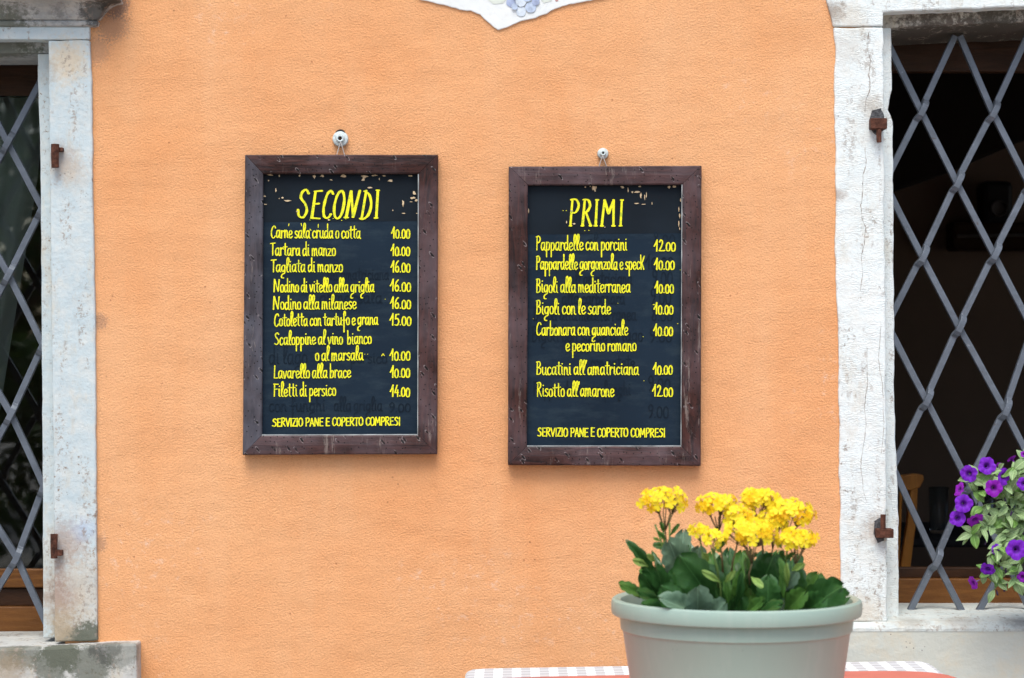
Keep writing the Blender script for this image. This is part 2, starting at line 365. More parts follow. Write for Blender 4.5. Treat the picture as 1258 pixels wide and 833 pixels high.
def mk_curtain():
    m = M('sheer_white_net', (.75,.80,.78), .9, .1); nt = m.nt
    tr = m.N('ShaderNodeBsdfTransparent'); mx = m.N('ShaderNodeMixShader'); tl = m.N('ShaderNodeBsdfTranslucent')
    tl.inputs[0].default_value = (.75,.8,.78,1)
    a = m.N('ShaderNodeMixShader'); a.inputs[0].default_value = .4
    m.L(m.b.outputs[0], a.inputs[1]); m.L(tl.outputs[0], a.inputs[2])
    mx.inputs[0].default_value = .62
    m.L(tr.outputs[0], mx.inputs[1]); m.L(a.outputs[0], mx.inputs[2]); m.L(mx.outputs[0], nt.nodes['Material Output'].inputs[0]); return m.m
MAT['curtain'] = mk_curtain()
def mk_gingham():
    m = M('grey_white_gingham', rough=.85, spec=.2)
    x, y, z = m.sep(m.pos(obj=True))
    P_ = .0405
    def stripe(v): return m.math('LESS_THAN', m.math('FRACT', m.math('DIVIDE', v, P_)), .5)
    k = m.math('ADD', m.math('MULTIPLY', stripe(x), .62), m.math('MULTIPLY', m.math('ADD', stripe(y), 0), .38))
    c = m.mix(k, (.78,.83,.86), (.44,.46,.48)); c = m.mix(m.ramp(m.noise(600, detail=2), [(.4, 0.0), (.7, .12)]), c, (.4,.38,.38))
    m.col(c); m.bump(m.noise(700, detail=1), .2, .001); m.bump(m.noise(9, detail=3), .3, .01); return m.m
MAT['gingham'] = mk_gingham()
MAT['red_cloth'] = mk_plain('faded_red_cotton', (.52,.17,.13), .9, .15, var=.08, scale=12, bump=.25, bd=.003)
def mk_pot():
    m = M('sage_green_plastic', rough=.38, spec=.45)
    c = m.ramp(m.noise(4, detail=3), [(.3, (.30,.405,.345)), (.7, (.325,.435,.375))])
    c = m.mix(m.ramp(m.noise(30, detail=6, rough=.75), [(.62, 0.0), (.8, .25)]), c, (.42,.50,.46))
    c = m.mix(m.ramp(m.noise(110, detail=2), [(.74, 0.0), (.77, .5)]), c, (.18,.19,.16))
    c = m.mix(m.ramp(m.noise(9, m.pos(scale=(3, 3, .5)), 5, .7), [(.52, 0.0), (.75, .30)]), c, (.47,.52,.46))
    c = m.mix(m.ramp(m.noise(26, m.pos(loc=(3,3,3)), 6, .8), [(.66, 0.0), (.70, .35)]), c, (.52,.52,.45))
    m.col(c); m.rgh(m.ramp(m.noise(14, detail=4), [(.3, .33), (.7, .48)])); m.bump(m.noise(160, detail=2), .08, .001); return m.m
MAT['pot'] = mk_pot()
MAT['soil'] = mk_plain('potting_soil', (.03,.02,.014), .95, .1, var=.6, scale=90, bump=1, bd=.01)
def mk_leaf(name, a, b, rough=.30, back=None, trans=.12, scale=22, veins=True):
    m = M(name, rough=rough, spec=.45); nt = m.nt
    c = m.ramp(m.noise(scale, m.pos(), 4, .6), [(.3, a), (.7, b)])
    if veins:
        x, y, z = m.sep(m.pos(obj=True))
        ax = m.math('ABSOLUTE', x)
        mid = m.math('LESS_THAN', ax, .012)
        c = m.mix(m.math('MULTIPLY', mid, .45), c, tuple(min(1, v*2.2+.03) for v in b))
        vv = m.math('FRACT', m.math('MULTIPLY', m.math('SUBTRACT', y, m.math('MULTIPLY', ax, .8)), 6.0))
        ve = m.math('LESS_THAN', m.math('ABSOLUTE', m.math('SUBTRACT', vv, .5)), .045)
        c = m.mix(m.math('MULTIPLY', ve, .16), c, tuple(min(1, v*2+.02) for v in b))
    m.col(c); m.bump(m.noise(90, detail=2), .15, .002)
    tl = m.N('ShaderNodeBsdfTranslucent'); m.L(c, tl.inputs[0]); mx = m.N('ShaderNodeMixShader'); mx.inputs[0].default_value = trans
    m.L(m.b.outputs[0], mx.inputs[1]); m.L(tl.outputs[0], mx.inputs[2]); m.L(mx.outputs[0], nt.nodes['Material Output'].inputs[0]); return m.m
MAT['leaf_dark'] = mk_leaf('dark_green_leaf', (.020,.074,.018), (.045,.135,.032))
MAT['leaf_mid'] = mk_leaf('mid_green_leaf', (.05,.14,.025), (.095,.21,.04))
MAT['leaf_blue'] = mk_leaf('glaucous_leaf', (.095,.175,.110), (.17,.27,.18), .45)
MAT['leaf_young'] = mk_leaf('young_light_leaf', (.20,.34,.07), (.30,.44,.12), .4, trans=.25)
MAT['stem'] = mk_plain('green_stem', (.12,.20,.05), .5, .3, var=.3, bump=0)
MAT['stem_brown'] = mk_plain('brownish_stem', (.20,.15,.07), .6, .3, var=.3, bump=0)
MAT['pet_leaf'] = mk_leaf('pale_sage_leaf', (.17,.29,.11), (.32,.45,.21), .6, trans=.2, scale=40)
MAT['pet_leaf2'] = mk_leaf('fresh_green_leaf', (.12,.26,.05), (.20,.37,.09), .5, trans=.2, scale=40)
def mk_petal(name, a, b, core, corer=.3):
    m = M(name, rough=.55, spec=.25); nt = m.nt
    co = m.pos(obj=True); v = m.N('ShaderNodeVectorMath', operation='LENGTH'); m.L(co, v.inputs[0]); r = v.outputs['Value']
    c = m.ramp(m.noise(2.5, co, 3), [(.3, a), (.7, b)])
    if core:
        x, y, z = m.sep(co); ang = m.math('ARCTAN2', y, x)
        ray = m.math('ABSOLUTE', m.math('SINE', m.math('MULTIPLY', ang, 7.5)))
        ray = m.math('MULTIPLY', m.math('LESS_THAN', ray, .2), m.math('SUBTRACT', 1.0, m.math('MULTIPLY', r, 1.2), clamp=True))
        c = m.mix(m.math('MULTIPLY', ray, .6), c, core)
        c = m.mix(m.ramp(r, [(corer*.7, 1.0), (corer*1.5, 0.0)]), c, core)
    m.col(c); tl = m.N('ShaderNodeBsdfTranslucent'); m.L(c, tl.inputs[0]); mx = m.N('ShaderNodeMixShader'); mx.inputs[0].default_value = .3
    m.L(m.b.outputs[0], mx.inputs[1]); m.L(tl.outputs[0], mx.inputs[2]); m.L(mx.outputs[0], nt.nodes['Material Output'].inputs[0]); return m.m
MAT['kal'] = mk_petal('bright_yellow_petal', (.96,.74,.012), (.97,.84,.05), (.92,.50,.01), .07)
MAT['kal2'] = mk_petal('golden_petal', (.92,.56,.01), (.95,.66,.012), (.85,.35,.01), .12)
MAT['bud'] = mk_plain('orange_yellow_bud', (.85,.42,.10), .5, .3, var=.25, scale=200, bump=0)
MAT['pet'] = mk_petal('violet_petal', (.17,.012,.50), (.26,.03,.66), (.018,.002,.06), .3)
MAT['pet2'] = mk_petal('magenta_violet_petal', (.26,.010,.42), (.33,.02,.55), (.03,.002,.07), .3)
MAT['pet_back'] = mk_plain('dull_lilac_tube', (.13,.08,.20), .7, .2, var=.3, scale=120, bump=0)
MAT['withered'] = mk_plain('withered_violet', (.07,.045,.10), .9, .1, var=.4, scale=120, bump=0)
MAT['paving'] = mk_stone('grey_paving', (.30,.29,.27), (.24,.23,.22), 15, .4)
MAT['room'] = mk_plain('brown_room_wall', (.26,.18,.13), .9, .2, var=.12, scale=2, bump=.2, bd=.01)
MAT['room_dark'] = mk_plain('dark_ceiling', (.035,.028,.024), .9, .2, var=.2, scale=2, bump=0)
MAT['floor_in'] = mk_plain('dark_room_floor', (.08,.05,.035), .6, .3, var=.2, scale=4, bump=0)
MAT['black'] = mk_plain('black_plastic', (.015,.015,.016), .5, .4, bump=0)
MAT['grey_metal'] = mk_plain('dull_grey_panel', (.10,.09,.085), .5, .4, bump=0)
MAT['chair_wood'] = mk_wood('honey_chair_wood', 'z', (.70,.30,.06), (.55,.22,.05), (.66,.3,.07), worm=False, rough=.35)
MAT['white_cloth'] = mk_plain('dark_tablecloth', (.05,.05,.055), .8, .2, bump=0)
MAT['bark'] = mk_plain('bark', (.12,.09,.06), .95, .1, var=.4, scale=30, bump=.8, bd=.02)
MAT['foliage'] = mk_leaf('tree_foliage', (.035,.075,.015), (.07,.14,.03), .6, veins=False, scale=3, trans=.25)

# ------------------------------------------------------------------ ground and street
bm = bmesh.new(); box(bm, -60, 60, -80, 40, -.3, 0)
g = obj('pavement', bm, MAT['paving']); g['kind'] = 'structure'

# ------------------------------------------------------------------ the wall with its two openings
OL = (S(-352, 0).x, S(80, 0).x, .735, 2.30); OR_ = (S(1072, 0).x, S(1458, 0).x, .76, 2.33)
T = .42
wall = thing('plaster_wall', 'orange rough-plastered house wall between two stone framed windows', 'wall', (0, .2, 0))
bm = bmesh.new()
xs = [-4.5, OL[0], OL[1], OR_[0], OR_[1], 4.5]; zs = [0, OL[2], OR_[2], OL[3], OR_[3], 4.6]
def solid(i, j):
    if i < 0 or j < 0 or i > 4 or j > 4: return False
    if i == 1 and 1 <= j <= 2: return False
    if i == 3 and 2 <= j <= 3: return False
    return True
V = {}
def vv(i, j, k):
    if (i, j, k) not in V: V[i, j, k] = bm.verts.new((xs[i], T*k, zs[j]))
    return V[i, j, k]
for i in range(5):
    for j in range(5):
        if not solid(i, j): continue
        bm.faces.new((vv(i, j, 0), vv(i+1, j, 0), vv(i+1, j+1, 0), vv(i, j+1, 0)))
        bm.faces.new((vv(i, j, 1), vv(i, j+1, 1), vv(i+1, j+1, 1), vv(i+1, j, 1)))
        for (di, dj, a, b) in ((-1,0,(i,j),(i,j+1)), (1,0,(i+1,j),(i+1,j+1)), (0,-1,(i,j),(i+1,j)), (0,1,(i,j+1),(i+1,j+1))):
            if not solid(i+di, j+dj): bm.faces.new((vv(*a, 0), vv(*b, 0), vv(*b, 1), vv(*a, 1)))
obj('render_coat', bm, MAT['plaster'], wall)
# lime white patch with a painted bunch of blue grapes at the top
bm = bmesh.new()
edge = [(470,-60),(505,-8),(517,0),(545,6),(560,10),(578,13),(590,18),(598,26),(606,33),(612,37),(622,34),(640,26),(662,20),(672,17),(682,11),(700,5),(725,1),(760,-6),(800,-60)]
prism(bm, rough(edge, 4, 1.1, 3), -.005, .01)
fp = obj('white_plaster_patch', bm, MAT['fresco'], wall, bev=.002)
MAT['grape'] = mk_plain('painted_grape_blue', (.45,.53,.66), .85, .15, var=.3, scale=45, bump=.2)
MAT['grape2'] = mk_plain('painted_grape_pale', (.60,.67,.74), .85, .15, var=.2, scale=45, bump=.2)
MAT['grape3'] = mk_plain('painted_grape_dark', (.36,.42,.58), .85, .15, var=.3, scale=45, bump=.2)
MAT['leafpaint'] = mk_plain('painted_grey_green', (.60,.64,.58), .85, .15, var=.15, scale=45, bump=.2)
MAT['redpaint'] = mk_plain('painted_red_line', (.55,.30,.28), .85, .15, var=.2, scale=45, bump=.2)
for k, (px, py, r, mm) in enumerate([(628,3,6,'grape3'),(640,14,6.2,'grape2'),(652,9,6.8,'grape'),(658,2,5,'grape3'),(640,1,7,'grape2'),(648,-4,6,'grape'),(634,-7,6,'grape3'),(632,8,4,'grape')]):
    bm = bmesh.new(); c = S(px, py, -.006-.0006*k); rr = r*D0/FPX
    bm.faces.new([bm.verts.new((c.x+rr*math.cos(a)*R.uniform(.93,1.05), c.y, c.z+rr*math.sin(a)*R.uniform(.93,1.05))) for a in [2*PI*q/18 for q in range(18)]])
    obj('painted_grape', bm, MAT[mm], fp)
for pts, mm in (([(597,-3),(606,5),(618,4),(625,-4)], 'leafpaint'), ([(662,-3),(668,4),(676,2),(684,-6)], 'leafpaint'), ([(681,-2),(683,2),(686,1),(685,-2)], 'redpaint')):
    bm = bmesh.new(); bm.faces.new([bm.verts.new(S(x, y, -.0058)) for x, y in rough(pts, 3, .5, 2)]); obj('painted_leaf', bm, MAT[mm], fp)
# low beige dado below the right window
bm = bmesh.new(); prism(bm, rough([(1031,773),(1560,773),(1560,1180),(1031,1180)], 12, .8, 4), -.030, 0, ref=-.030)
obj('beige_dado', bm, MAT['dado'], wall, bev=.003)

# ------------------------------------------------------------------ left stone surround
PIN = 'rusty shutter pins in the stone jambs'
wl = thing('window_surround', 'blue-grey stone surround of the left window, with dark moulded cornice and lichened sill', 'window frame', (S(-140, 0).x, 0, .74))
def q2(bm, x0, x1, y0, y1, z0, z1): box(bm, x0, x1, y0, y1, z0, z1)
bm = bmesh.new(); prism(bm, rough([(59,49.5),(110.5,49.5),(113,120),(114,250),(117,400),(118,600),(119,700),(120,787),(67,789),(66,600),(63,400),(61,200)], 7, .8, 1), -.012, .05)
obj('jamb', bm, MAT['stone_left'], wl, bev=.004)
bm = bmesh.new(); prism(bm, rough([(46,66),(84,66),(84,782),(53,784),(52.5,600),(51,400),(49.5,200)], 9, .5, 2), .045, .27)
obj('jamb_rebate', bm, MAT['stone_left'], wl, bev=.003)
bm = bmesh.new(); prism(bm, rough([(-412,49.5),(-348,49.5),(-348,789),(-412,787)], 9, .8, 5), -.012, .05)
obj('jamb', bm, MAT['stone_left'], wl, bev=.004)
bm = bmesh.new(); prism(bm, [(-360,66),(-334,66),(-334,784),(-360,784)], .045, .27); obj('jamb_rebate', bm, MAT['stone_left'], wl, bev=.003)
bm = bmesh.new(); prism(bm, rough([(-412,32.5),(110,32.5),(110,48.6),(-412,48.6)], 10, .4, 6), -.014, .04); obj('lintel', bm, MAT['stone_left'], wl, bev=.003)
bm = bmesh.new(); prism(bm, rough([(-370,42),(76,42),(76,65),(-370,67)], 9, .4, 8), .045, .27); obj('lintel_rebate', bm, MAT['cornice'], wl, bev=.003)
# moulded cornice: stack of levels (photo y at the wall plane, projection)
bm = bmesh.new(); rings = []
for (py, p) in [(33,.012),(31.5,.022),(26,.024),(25,.018),(23.5,.026),(20,.032),(15,.038),(9,.048),(4,.060),(1,.072),(-1,.086),(-4,.088),(-5,.082),(-12,.086),(-22,.088),(-30,.092),(-32,.085),(-60,.085)]:
    z = S(0, py, -p).z; xl = S(-415, 0).x-p; xr = S(111.5, 0).x+p*.9
    rings.append([bm.verts.new(v) for v in ((xl, .02, z), (xl, -p, z), (xr, -p, z), (xr, .02, z))])
for a, b in zip(rings, rings[1:]):
    for k in range(3): bm.faces.new((a[k], a[k+1], b[k+1], b[k]))
bm.faces.new(rings[0]); bm.faces.new(rings[-1][::-1])
obj('cornice', bm, MAT['cornice'], wl, bev=.0025)
bm = bmesh.new(); prism(bm, rough([(-470,796),(0,797),(60,795),(168,790),(168,862),(-470,862)], 8, .8, 9), -.06, .40)
vs = [v for v in bm.verts]
obj('sill', bm, MAT['sill_left'], wl, bev=.006)
def cyl(bm, a, b, r, n=14): tube(bm, [a, b], r, n)
def hinge(parent, shaft, arm, patch):
    bm = bmesh.new(); (x, ya, yb, r, Y) = shaft
    k = (D0+Y)/FPX
    tube(bm, [S(x, ya, Y), S(x-.3, (ya+yb)/2, Y), S(x, yb, Y)], [r*k, r*k*.94, r*k*.9], 16)
    h = obj('hinge_pin', bm, MAT['rust'], parent, bev=.001, smooth=False)
    bm = bmesh.new(); (x0, x1, y0, y1, Ya, Yb) = arm; a = S(x0, y0, Ya); b = S(x1, y1, Ya)
    box(bm, a.x, b.x, Ya, Yb, b.z, a.z); obj('pin_bracket', bm, MAT['rust'], h, bev=.0015)
    if patch:
        bm = bmesh.new(); prism(bm, rough(patch, 2.2, 1.3, patch[0][0]), patch_y-.002, patch_y+.02, ref=patch_y); obj('mortar_patch', bm, MAT['mortar'], h)
patch_y = -.012
hinge(wl, (67.8, 177, 206, 5.2, -.03), (66, 77, 181, 186, -.028, .0), [(66,170),(78,174),(82,186),(78,200),(68,205)][:0])
hinge(wl, (66.5, 656, 686, 4.6, -.03), (66, 76, 676, 683, -.031, .0), [])

# ------------------------------------------------------------------ right stone surround
patch_y = -.008
wr = thing('window_surround', 'white chiselled stone surround of the right window behind the yellow flowers', 'window frame', (S(1270, 0).x, 0, .77))
bm = bmesh.new(); prism(bm, rough([(1024,33.5),(1085,33.5),(1086,200),(1088,400),(1089,600),(1090,764),(1034,764),(1033,700),(1032,600),(1030,400),(1026,300),(1027,200),(1025,100),(1027,60)], 5, 1.1, 11), -.008, .05)
obj('jamb', bm, MAT['stone_right'], wr, bev=.004)
bm = bmesh.new(); prism(bm, rough([(1066,34),(1095,34),(1096,110),(1091,135),(1097,150),(1098,300),(1099,500),(1103,600),(1105,764),(1066,764)], 6, .9, 12), .045, .27)
obj('jamb_rebate', bm, MAT['stone_right'], wr, bev=.004)
bm = bmesh.new(); prism(bm, rough([(1455,33.5),(1525,33.5),(1530,764),(1460,764)], 6, 1.1, 13), -.008, .05); obj('jamb', bm, MAT['stone_right'], wr, bev=.004)
bm = bmesh.new(); prism(bm, [(1446,34),(1480,34),(1480,764),(1452,764)], .045, .27); obj('jamb_rebate', bm, MAT['stone_right'], wr, bev=.004)
bm = bmesh.new(); prism(bm, rough([(985,-90),(1013,-10),(1016,3),(1021,20),(1023.5,32.6),(1085,32.6),(1085,15),(1130,13),(1258,8),(1450,1),(1452,32.6),(1525,32.6),(1532,-90)], 5, .8, 14), -.009, .05)
obj('lintel', bm, MAT['stone_right'], wr, bev=.004)
bm = bmesh.new()
pts = rough([(1080,6),(1470,-10),(1470,20),(1258,27),(1150,31),(1082,35)], 6, .8, 15)
f = []; b = []
for p in pts:
    s = S(p[0], p[1], .045); f.append(bm.verts.new((s.x, .045, s.z))); b.append(bm.verts.new((s.x, .27, s.z-(.016 if p[1] > 19 else 0))))
bm.faces.new(f); bm.faces.new(b[::-1]); n = len(f)
for i in range(n): bm.faces.new((f[i], b[i], b[(i+1) % n], f[(i+1) % n]))
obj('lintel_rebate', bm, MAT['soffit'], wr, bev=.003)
# sill: chipped front edge, top sloping up towards the window
bm = bmesh.new(); X0, X1 = S(1032, 0).x, S(1556, 0).x; nx = 70
prof = [(-.031,.7740),(-.031,.7805),(-.026,.7865),(-.008,.7945),(.06,.8035),(.16,.8075),(.40,.8095),(.40,.7740)]
rows = []
for i in range(nx+1):
    x = X0+(X1-X0)*i/nx; r = []
    for k, (y, z) in enumerate(prof):
        q = mnoise.noise(Vector((x*22, k*3, 1)))*.0035 if k in (1, 2, 3) else mnoise.noise(Vector((x*7, k, 4)))*.0015 if k in (4, 5) else 0
        r.append(bm.verts.new((x, y+(abs(q) if k in (1, 2) else 0), z+q)))
    rows.append(r)
for a, b in zip(rows, rows[1:]):
    for k in range(len(prof)): bm.faces.new((a[k], a[(k+1) % len(prof)], b[(k+1) % len(prof)], b[k]))
bm.faces.new(rows[0]); bm.faces.new(rows[-1][::-1])
obj('sill', bm, MAT['sill_right'], wr)
hinge(wr, (1080, 157, 175, 3.4, -.03), (1070, 1090, 145, 158, -.038, .0), [(1071,136),(1082,133),(1086,142),(1086,160),(1076,166),(1070,158),(1068,147)])
hinge(wr, (1085, 632, 652, 3.4, -.03), (1077, 1098, 650, 661, -.038, .0), [(1074,640),(1082,636),(1087,644),(1086,664),(1078,667),(1073,655)])
# cracks in the right jamb: thin flat strips coloured as dirt in the fissures
MAT['crack'] = mk_plain('crack_dirt', (.34,.31,.28), .95, .05, var=.4, scale=90, bump=0)
for (pts, wd, sd_) in (([(1067,40),(1066,60),(1070,75),(1067,92),(1069,108),(1064,122),(1062,140)], .55, 1), ([(1063,180),(1064,200),(1060,215),(1060,235),(1057,252),(1059,268),(1064,280),(1062,300),(1058,315),(1060,335),(1056,360)], .5, 2), ([(1065,440),(1066,470),(1062,500),(1064,520),(1061,545),(1058,570),(1060,600),(1066,620)], .4, 3), ([(1082,395),(1079,440),(1084,470),(1086,520),(1083,560)], .3, 4)):
    bm = bmesh.new(); L_ = []; Rr = []
    pp = rough(pts, 3, .9, sd_+20, closed=False)
    for x, y in pp:
        h = wd*R.uniform(.15, 1.3); L_.append(bm.verts.new(S(x-h, y, -.0084))); Rr.append(bm.verts.new(S(x+h, y, -.0084)))
    for i in range(len(pp)-1): bm.faces.new((L_[i], Rr[i], Rr[i+1], L_[i+1]))
    obj('crack', bm, MAT['crack'], wr)

# ------------------------------------------------------------------ lattice grilles
def sweep_square(bm, pts, h, dirs=None):
    """square bar along pts lying in a plane of constant X-Z run; pts world"""
    rings = []
    n = len(pts)
    d = (pts[-1]-pts[0]); d.y = 0; d.normalize(); side = Vector((d.z, 0, -d.x))
    for i, p in enumerate(pts):
        t = (pts[min(i+1, n-1)]-pts[max(i-1, 0)]).normalized(); nn = side.cross(t).normalized()
        hh = h
        rings.append([bm.verts.new(p+side*a*hh+nn*b*h) for a, b in ((-1,-1),(1,-1),(1,1),(-1,1))])
    for a, b in zip(rings, rings[1:]):
        for k in range(4): bm.faces.new((a[k], a[(k+1) % 4], b[(k+1) % 4], b[k]))
    bm.faces.new(rings[0][::-1]); bm.faces.new(rings[-1])
GY = .15; HB = .0078
def grille(th, back, front, cross):
    """back: straight bars (pixel polylines); front: bars that are forged over them at the crossings"""
    cs = [S(x, y, GY) for x, y in cross]
    for pl in back:
        bm = bmesh.new(); P_ = [S(x, y, GY) for x, y in pl]
        pts = []
        for a, b in zip(P_, P_[1:]): pts += [a.lerp(b, k/10) for k in range(10)]
        pts.append(P_[-1])
        for p in pts: p.y += mnoise.noise(p*9)*.002; p.x += mnoise.noise(p*8+Vector((3,3,3)))*.0012
        sweep_square(bm, pts, HB); obj('lattice_bar', bm, MAT['iron'], th, bev=.0016)
    for pl in front:
        bm = bmesh.new(); P_ = [S(x, y, GY) for x, y in pl]; pts = []
        for a, b in zip(P_, P_[1:]):
            k = max(4, int((b-a).length/.006)); pts += [a.lerp(b, q/k) for q in range(k)]
        pts.append(P_[-1]); base = [p.copy() for p in pts]
        for p, q in zip(pts, base):
            dd = min([(q-c).length for c in cs] or [9])
            f = 1-min(1, max(0, (dd-.013)/.014)); f = f*f*(3-2*f)
            p.y -= .0155*f; p.x += .0032*f
            p.y += mnoise.noise(q*9)*.002
        sweep_square(bm, pts, HB); obj('lattice_bar', bm, MAT['iron'], th, bev=.0018)
gr = thing('window_grille', 'grey iron diamond grille in the right window with purple flowers in front', 'window grille', (S(1270, 0).x, GY, .8), 'forged iron window grilles')
cross = [(1131,136),(1219,138),(1174.5,224),(1132,315),(1220.5,312),(1177,401),(1137,491),(1234,503),(1190,594),(1149,688),(1307,140),(1264,226),(1309,314),(1268,404),(1324,505),(1280,596),(1237,690),(1325,690),(1354,228),(1398,140),(1400,314),(1358,404),(1412,505),(1370,596),(1412,690)]
grille(gr,
  back=[[(1090,52),(1131,136),(1174.5,224),(1220.5,312),(1268,404),(1324,505),(1370,596),(1412,690),(1440,750)],
        [(1179,44),(1219,138),(1264,226),(1309,314),(1358,404),(1412,505),(1446,575)],
        [(1264,44),(1307,140),(1354,228),(1400,314),(1446,400)],
        [(1350,44),(1398,140),(1446,230)],
        [(1090,232),(1132,315),(1177,401),(1234,503),(1280,596),(1325,690),(1354,752)],
        [(1092,402),(1137,491),(1190,594),(1237,690),(1266,752)],
        [(1096,572),(1149,688),(1182,751)]],
  front=[[(1173,44),(1131,136),(1090,218)],
        [(1262,44),(1219,138),(1174.5,224),(1132,315),(1090,398)],
        [(1348,44),(1307,140),(1264,226),(1220.5,312),(1177,401),(1137,491),(1093,582)],
        [(1436,44),(1398,140),(1354,228),(1309,314),(1268,404),(1234,503),(1190,594),(1149,688),(1118,750)],
        [(1446,226),(1400,314),(1358,404),(1324,505),(1280,596),(1237,690),(1202,751)],
        [(1450,440),(1412,505),(1370,596),(1325,690),(1292,751)],
        [(1450,610),(1412,690),(1380,751)]], cross=cross)
gl_ = thing('window_grille', 'grey iron diamond grille over curtained glass at the far left', 'window grille', (S(-140, 0).x, GY, .8), 'forged iron window grilles')
nodes = {}
ys = [92,176,256,338,424,509,597,685,768]; xsn = [54.5,10,52,11,53,14,54,21,58]
for j, (x, y) in enumerate(zip(xsn, ys)):
    for k in range(-1, 6): nodes[(j, k)] = (x-88*k, y)
back = []; front = []
# "\" bars go right as they fall: from c(k) to m(k); from m(k) to c(k-1)
for k0 in range(-1, 11):
    pl = []; k = k0
    for j in range(0, 9):
        if j % 2 == 0 and j > 0 and j: pass
        pl.append((j, k)) if -1 <= k <= 5 else None
        if j % 2 == 0: k -= 1
    if len(pl) > 1: back.append([nodes[q] for q in pl])
for k0 in range(-6, 6):
    pl = []; k = k0
    for j in range(0, 9):
        pl.append((j, k)) if -1 <= k <= 5 else None
        if j % 2 == 1: k += 1
    if len(pl) > 1: front.append([nodes[q] for q in pl])
XL, XR = -340, 62
def clip(pl):
    out = []
    for a, b in zip(pl, pl[1:]):
        if a[0] > XR and b[0] > XR or a[0] < XL and b[0] < XL: continue
        p = []
        for q, o in ((a, b), (b, a)):
            x = min(XR, max(XL, q[0]))
            t = 0 if o[0] == q[0] else (x-q[0])/(o[0]-q[0]); p.append((x, q[1]+(o[1]-q[1])*t))
        if not out: out.append(p[0])
        out.append(p[1])
    return out
back = [c for c in map(clip, back) if len(c) > 1]; front = [c for c in map(clip, front) if len(c) > 1]
grille(gl_, back, front, [nodes[q] for q in nodes])

# ------------------------------------------------------------------ wooden sashes behind the grilles
def part_empty(name, parent):
    o = bpy.data.objects.new(name, None); C.objects.link(o); o.parent = parent; ORG[o.name] = ORG[parent.name]; return o
sl_ = part_empty('window_sash', wl)
FY = .285
def rail(th, x0, x1, y0, y1, Ya, Yb, mat, name='sash_rail'):
    a = S(x0, y0, Ya); b = S(x1, y1, Ya); bm = bmesh.new(); box(bm, a.x, b.x, Ya, Yb, b.z, a.z)
    return obj(name, bm, MAT[mat], th, bev=.003)
rail(sl_, -345, 78, 699, 722, FY+.006, .33, 'sash_x')
rail(sl_, -345, 78, 722.5, 745, FY+.02, .33, 'dark_wood')
rail(sl_, -345, 78, 745.5, 776, FY, .33, 'sash_x')
rail(sl_, -345, 78, 60, 118, FY+.02, .33, 'dark_wood')  # header: shade below the lintel put into the darker wood colour
rail(sl_, 66, 84, 118.5, 698.5, FY, .33, 'sash_z', 'sash_stile')
rail(sl_, -345, -318, 118.5, 698.5, FY, .33, 'sash_z', 'sash_stile')
bm = bmesh.new(); a = S(-320, 118, .305); b = S(70, 700, .305); box(bm, a.x, b.x, .305, .309, b.z, a.z); obj('glass_pane', bm, MAT['glass'], sl_)
sr_ = part_empty('window_sash', wr)
rail(sr_, 1080, 1460, 711, 746, FY, .33, 'sash_x')
rail(sr_, 1080, 1460, 697, 710.5, FY+.022, .33, 'dark_wood')
rail(sr_, 1080, 1460, 46, 88, FY+.005, .33, 'dark_wood')  # header: its shade comes from the dark wood colour
rail(sr_, 1080, 1092, 88.5, 696.5, FY+.01, .33, 'dark_wood', 'sash_stile')
rail(sr_, 1436, 1460, 88.5, 696.5, FY+.01, .33, 'dark_wood', 'sash_stile')
# sheer curtain
bm = bmesh.new(); rows = []
for j in range(25):
    t = j/24; r = []
    y = 120+t*580
    xr = 47-2*t if t < .15 else 46-(t-.15)*95
    if xr < -60: xr = -60
    for i in range(60):
        s = i/59; x = -310+(xr+310)*s
        p = S(x, y, .42); p.y += .015*math.sin(s*70+t*1.5)+.008*math.sin(s*31+2)
        r.append(bm.verts.new(p))
    rows.append(r)
for a, b in zip(rows, rows[1:]):
    for i in range(59): bm.faces.new((a[i], a[i+1], b[i+1], b[i]))
o = obj('net_curtain', bm, MAT['curtain'], org=S(-140, 120, .42), smooth=True)
tag(o, 'sheer white net curtain drawn aside behind the left window glass', 'curtain')

# ------------------------------------------------------------------ dim dining room behind
def struct(name, bm, m):
    o = obj(name, bm, m); o['kind'] = 'structure'; return o
RX0, RX1, RY = -3.2, 4.2, 3.6
bm = bmesh.new(); box(bm, RX0, RX1, RY, RY+.1, -.1, 3.0); struct('dining_room_wall', bm, MAT['room'])
bm = bmesh.new(); box(bm, RX0-.1, RX0, T+.001, RY+.1, -.1, 3.0); struct('dining_room_wall', bm, MAT['room'])
bm = bmesh.new()
for (y0, y1, z0, z1) in ((T+.001, 1.2, -.1, 3.0), (2.9, RY+.1, -.1, 3.0), (1.2, 2.9, -.1, .9), (1.2, 2.9, 2.3, 3.0)): box(bm, RX1, RX1+.1, y0, y1, z0, z1)  # opening out of view, added to let skylight into the room
struct('dining_room_wall', bm, MAT['room'])
bm = bmesh.new(); box(bm, RX0-.1, RX1+.1, T+.001, RY+.1, .004, .05); struct('dining_room_floor', bm, MAT['floor_in'])
bm = bmesh.new(); box(bm, RX0-.1, RX1+.1, T+.001, RY+.1, 3.0, 3.1); struct('dining_room_ceiling', bm, MAT['room_dark'])
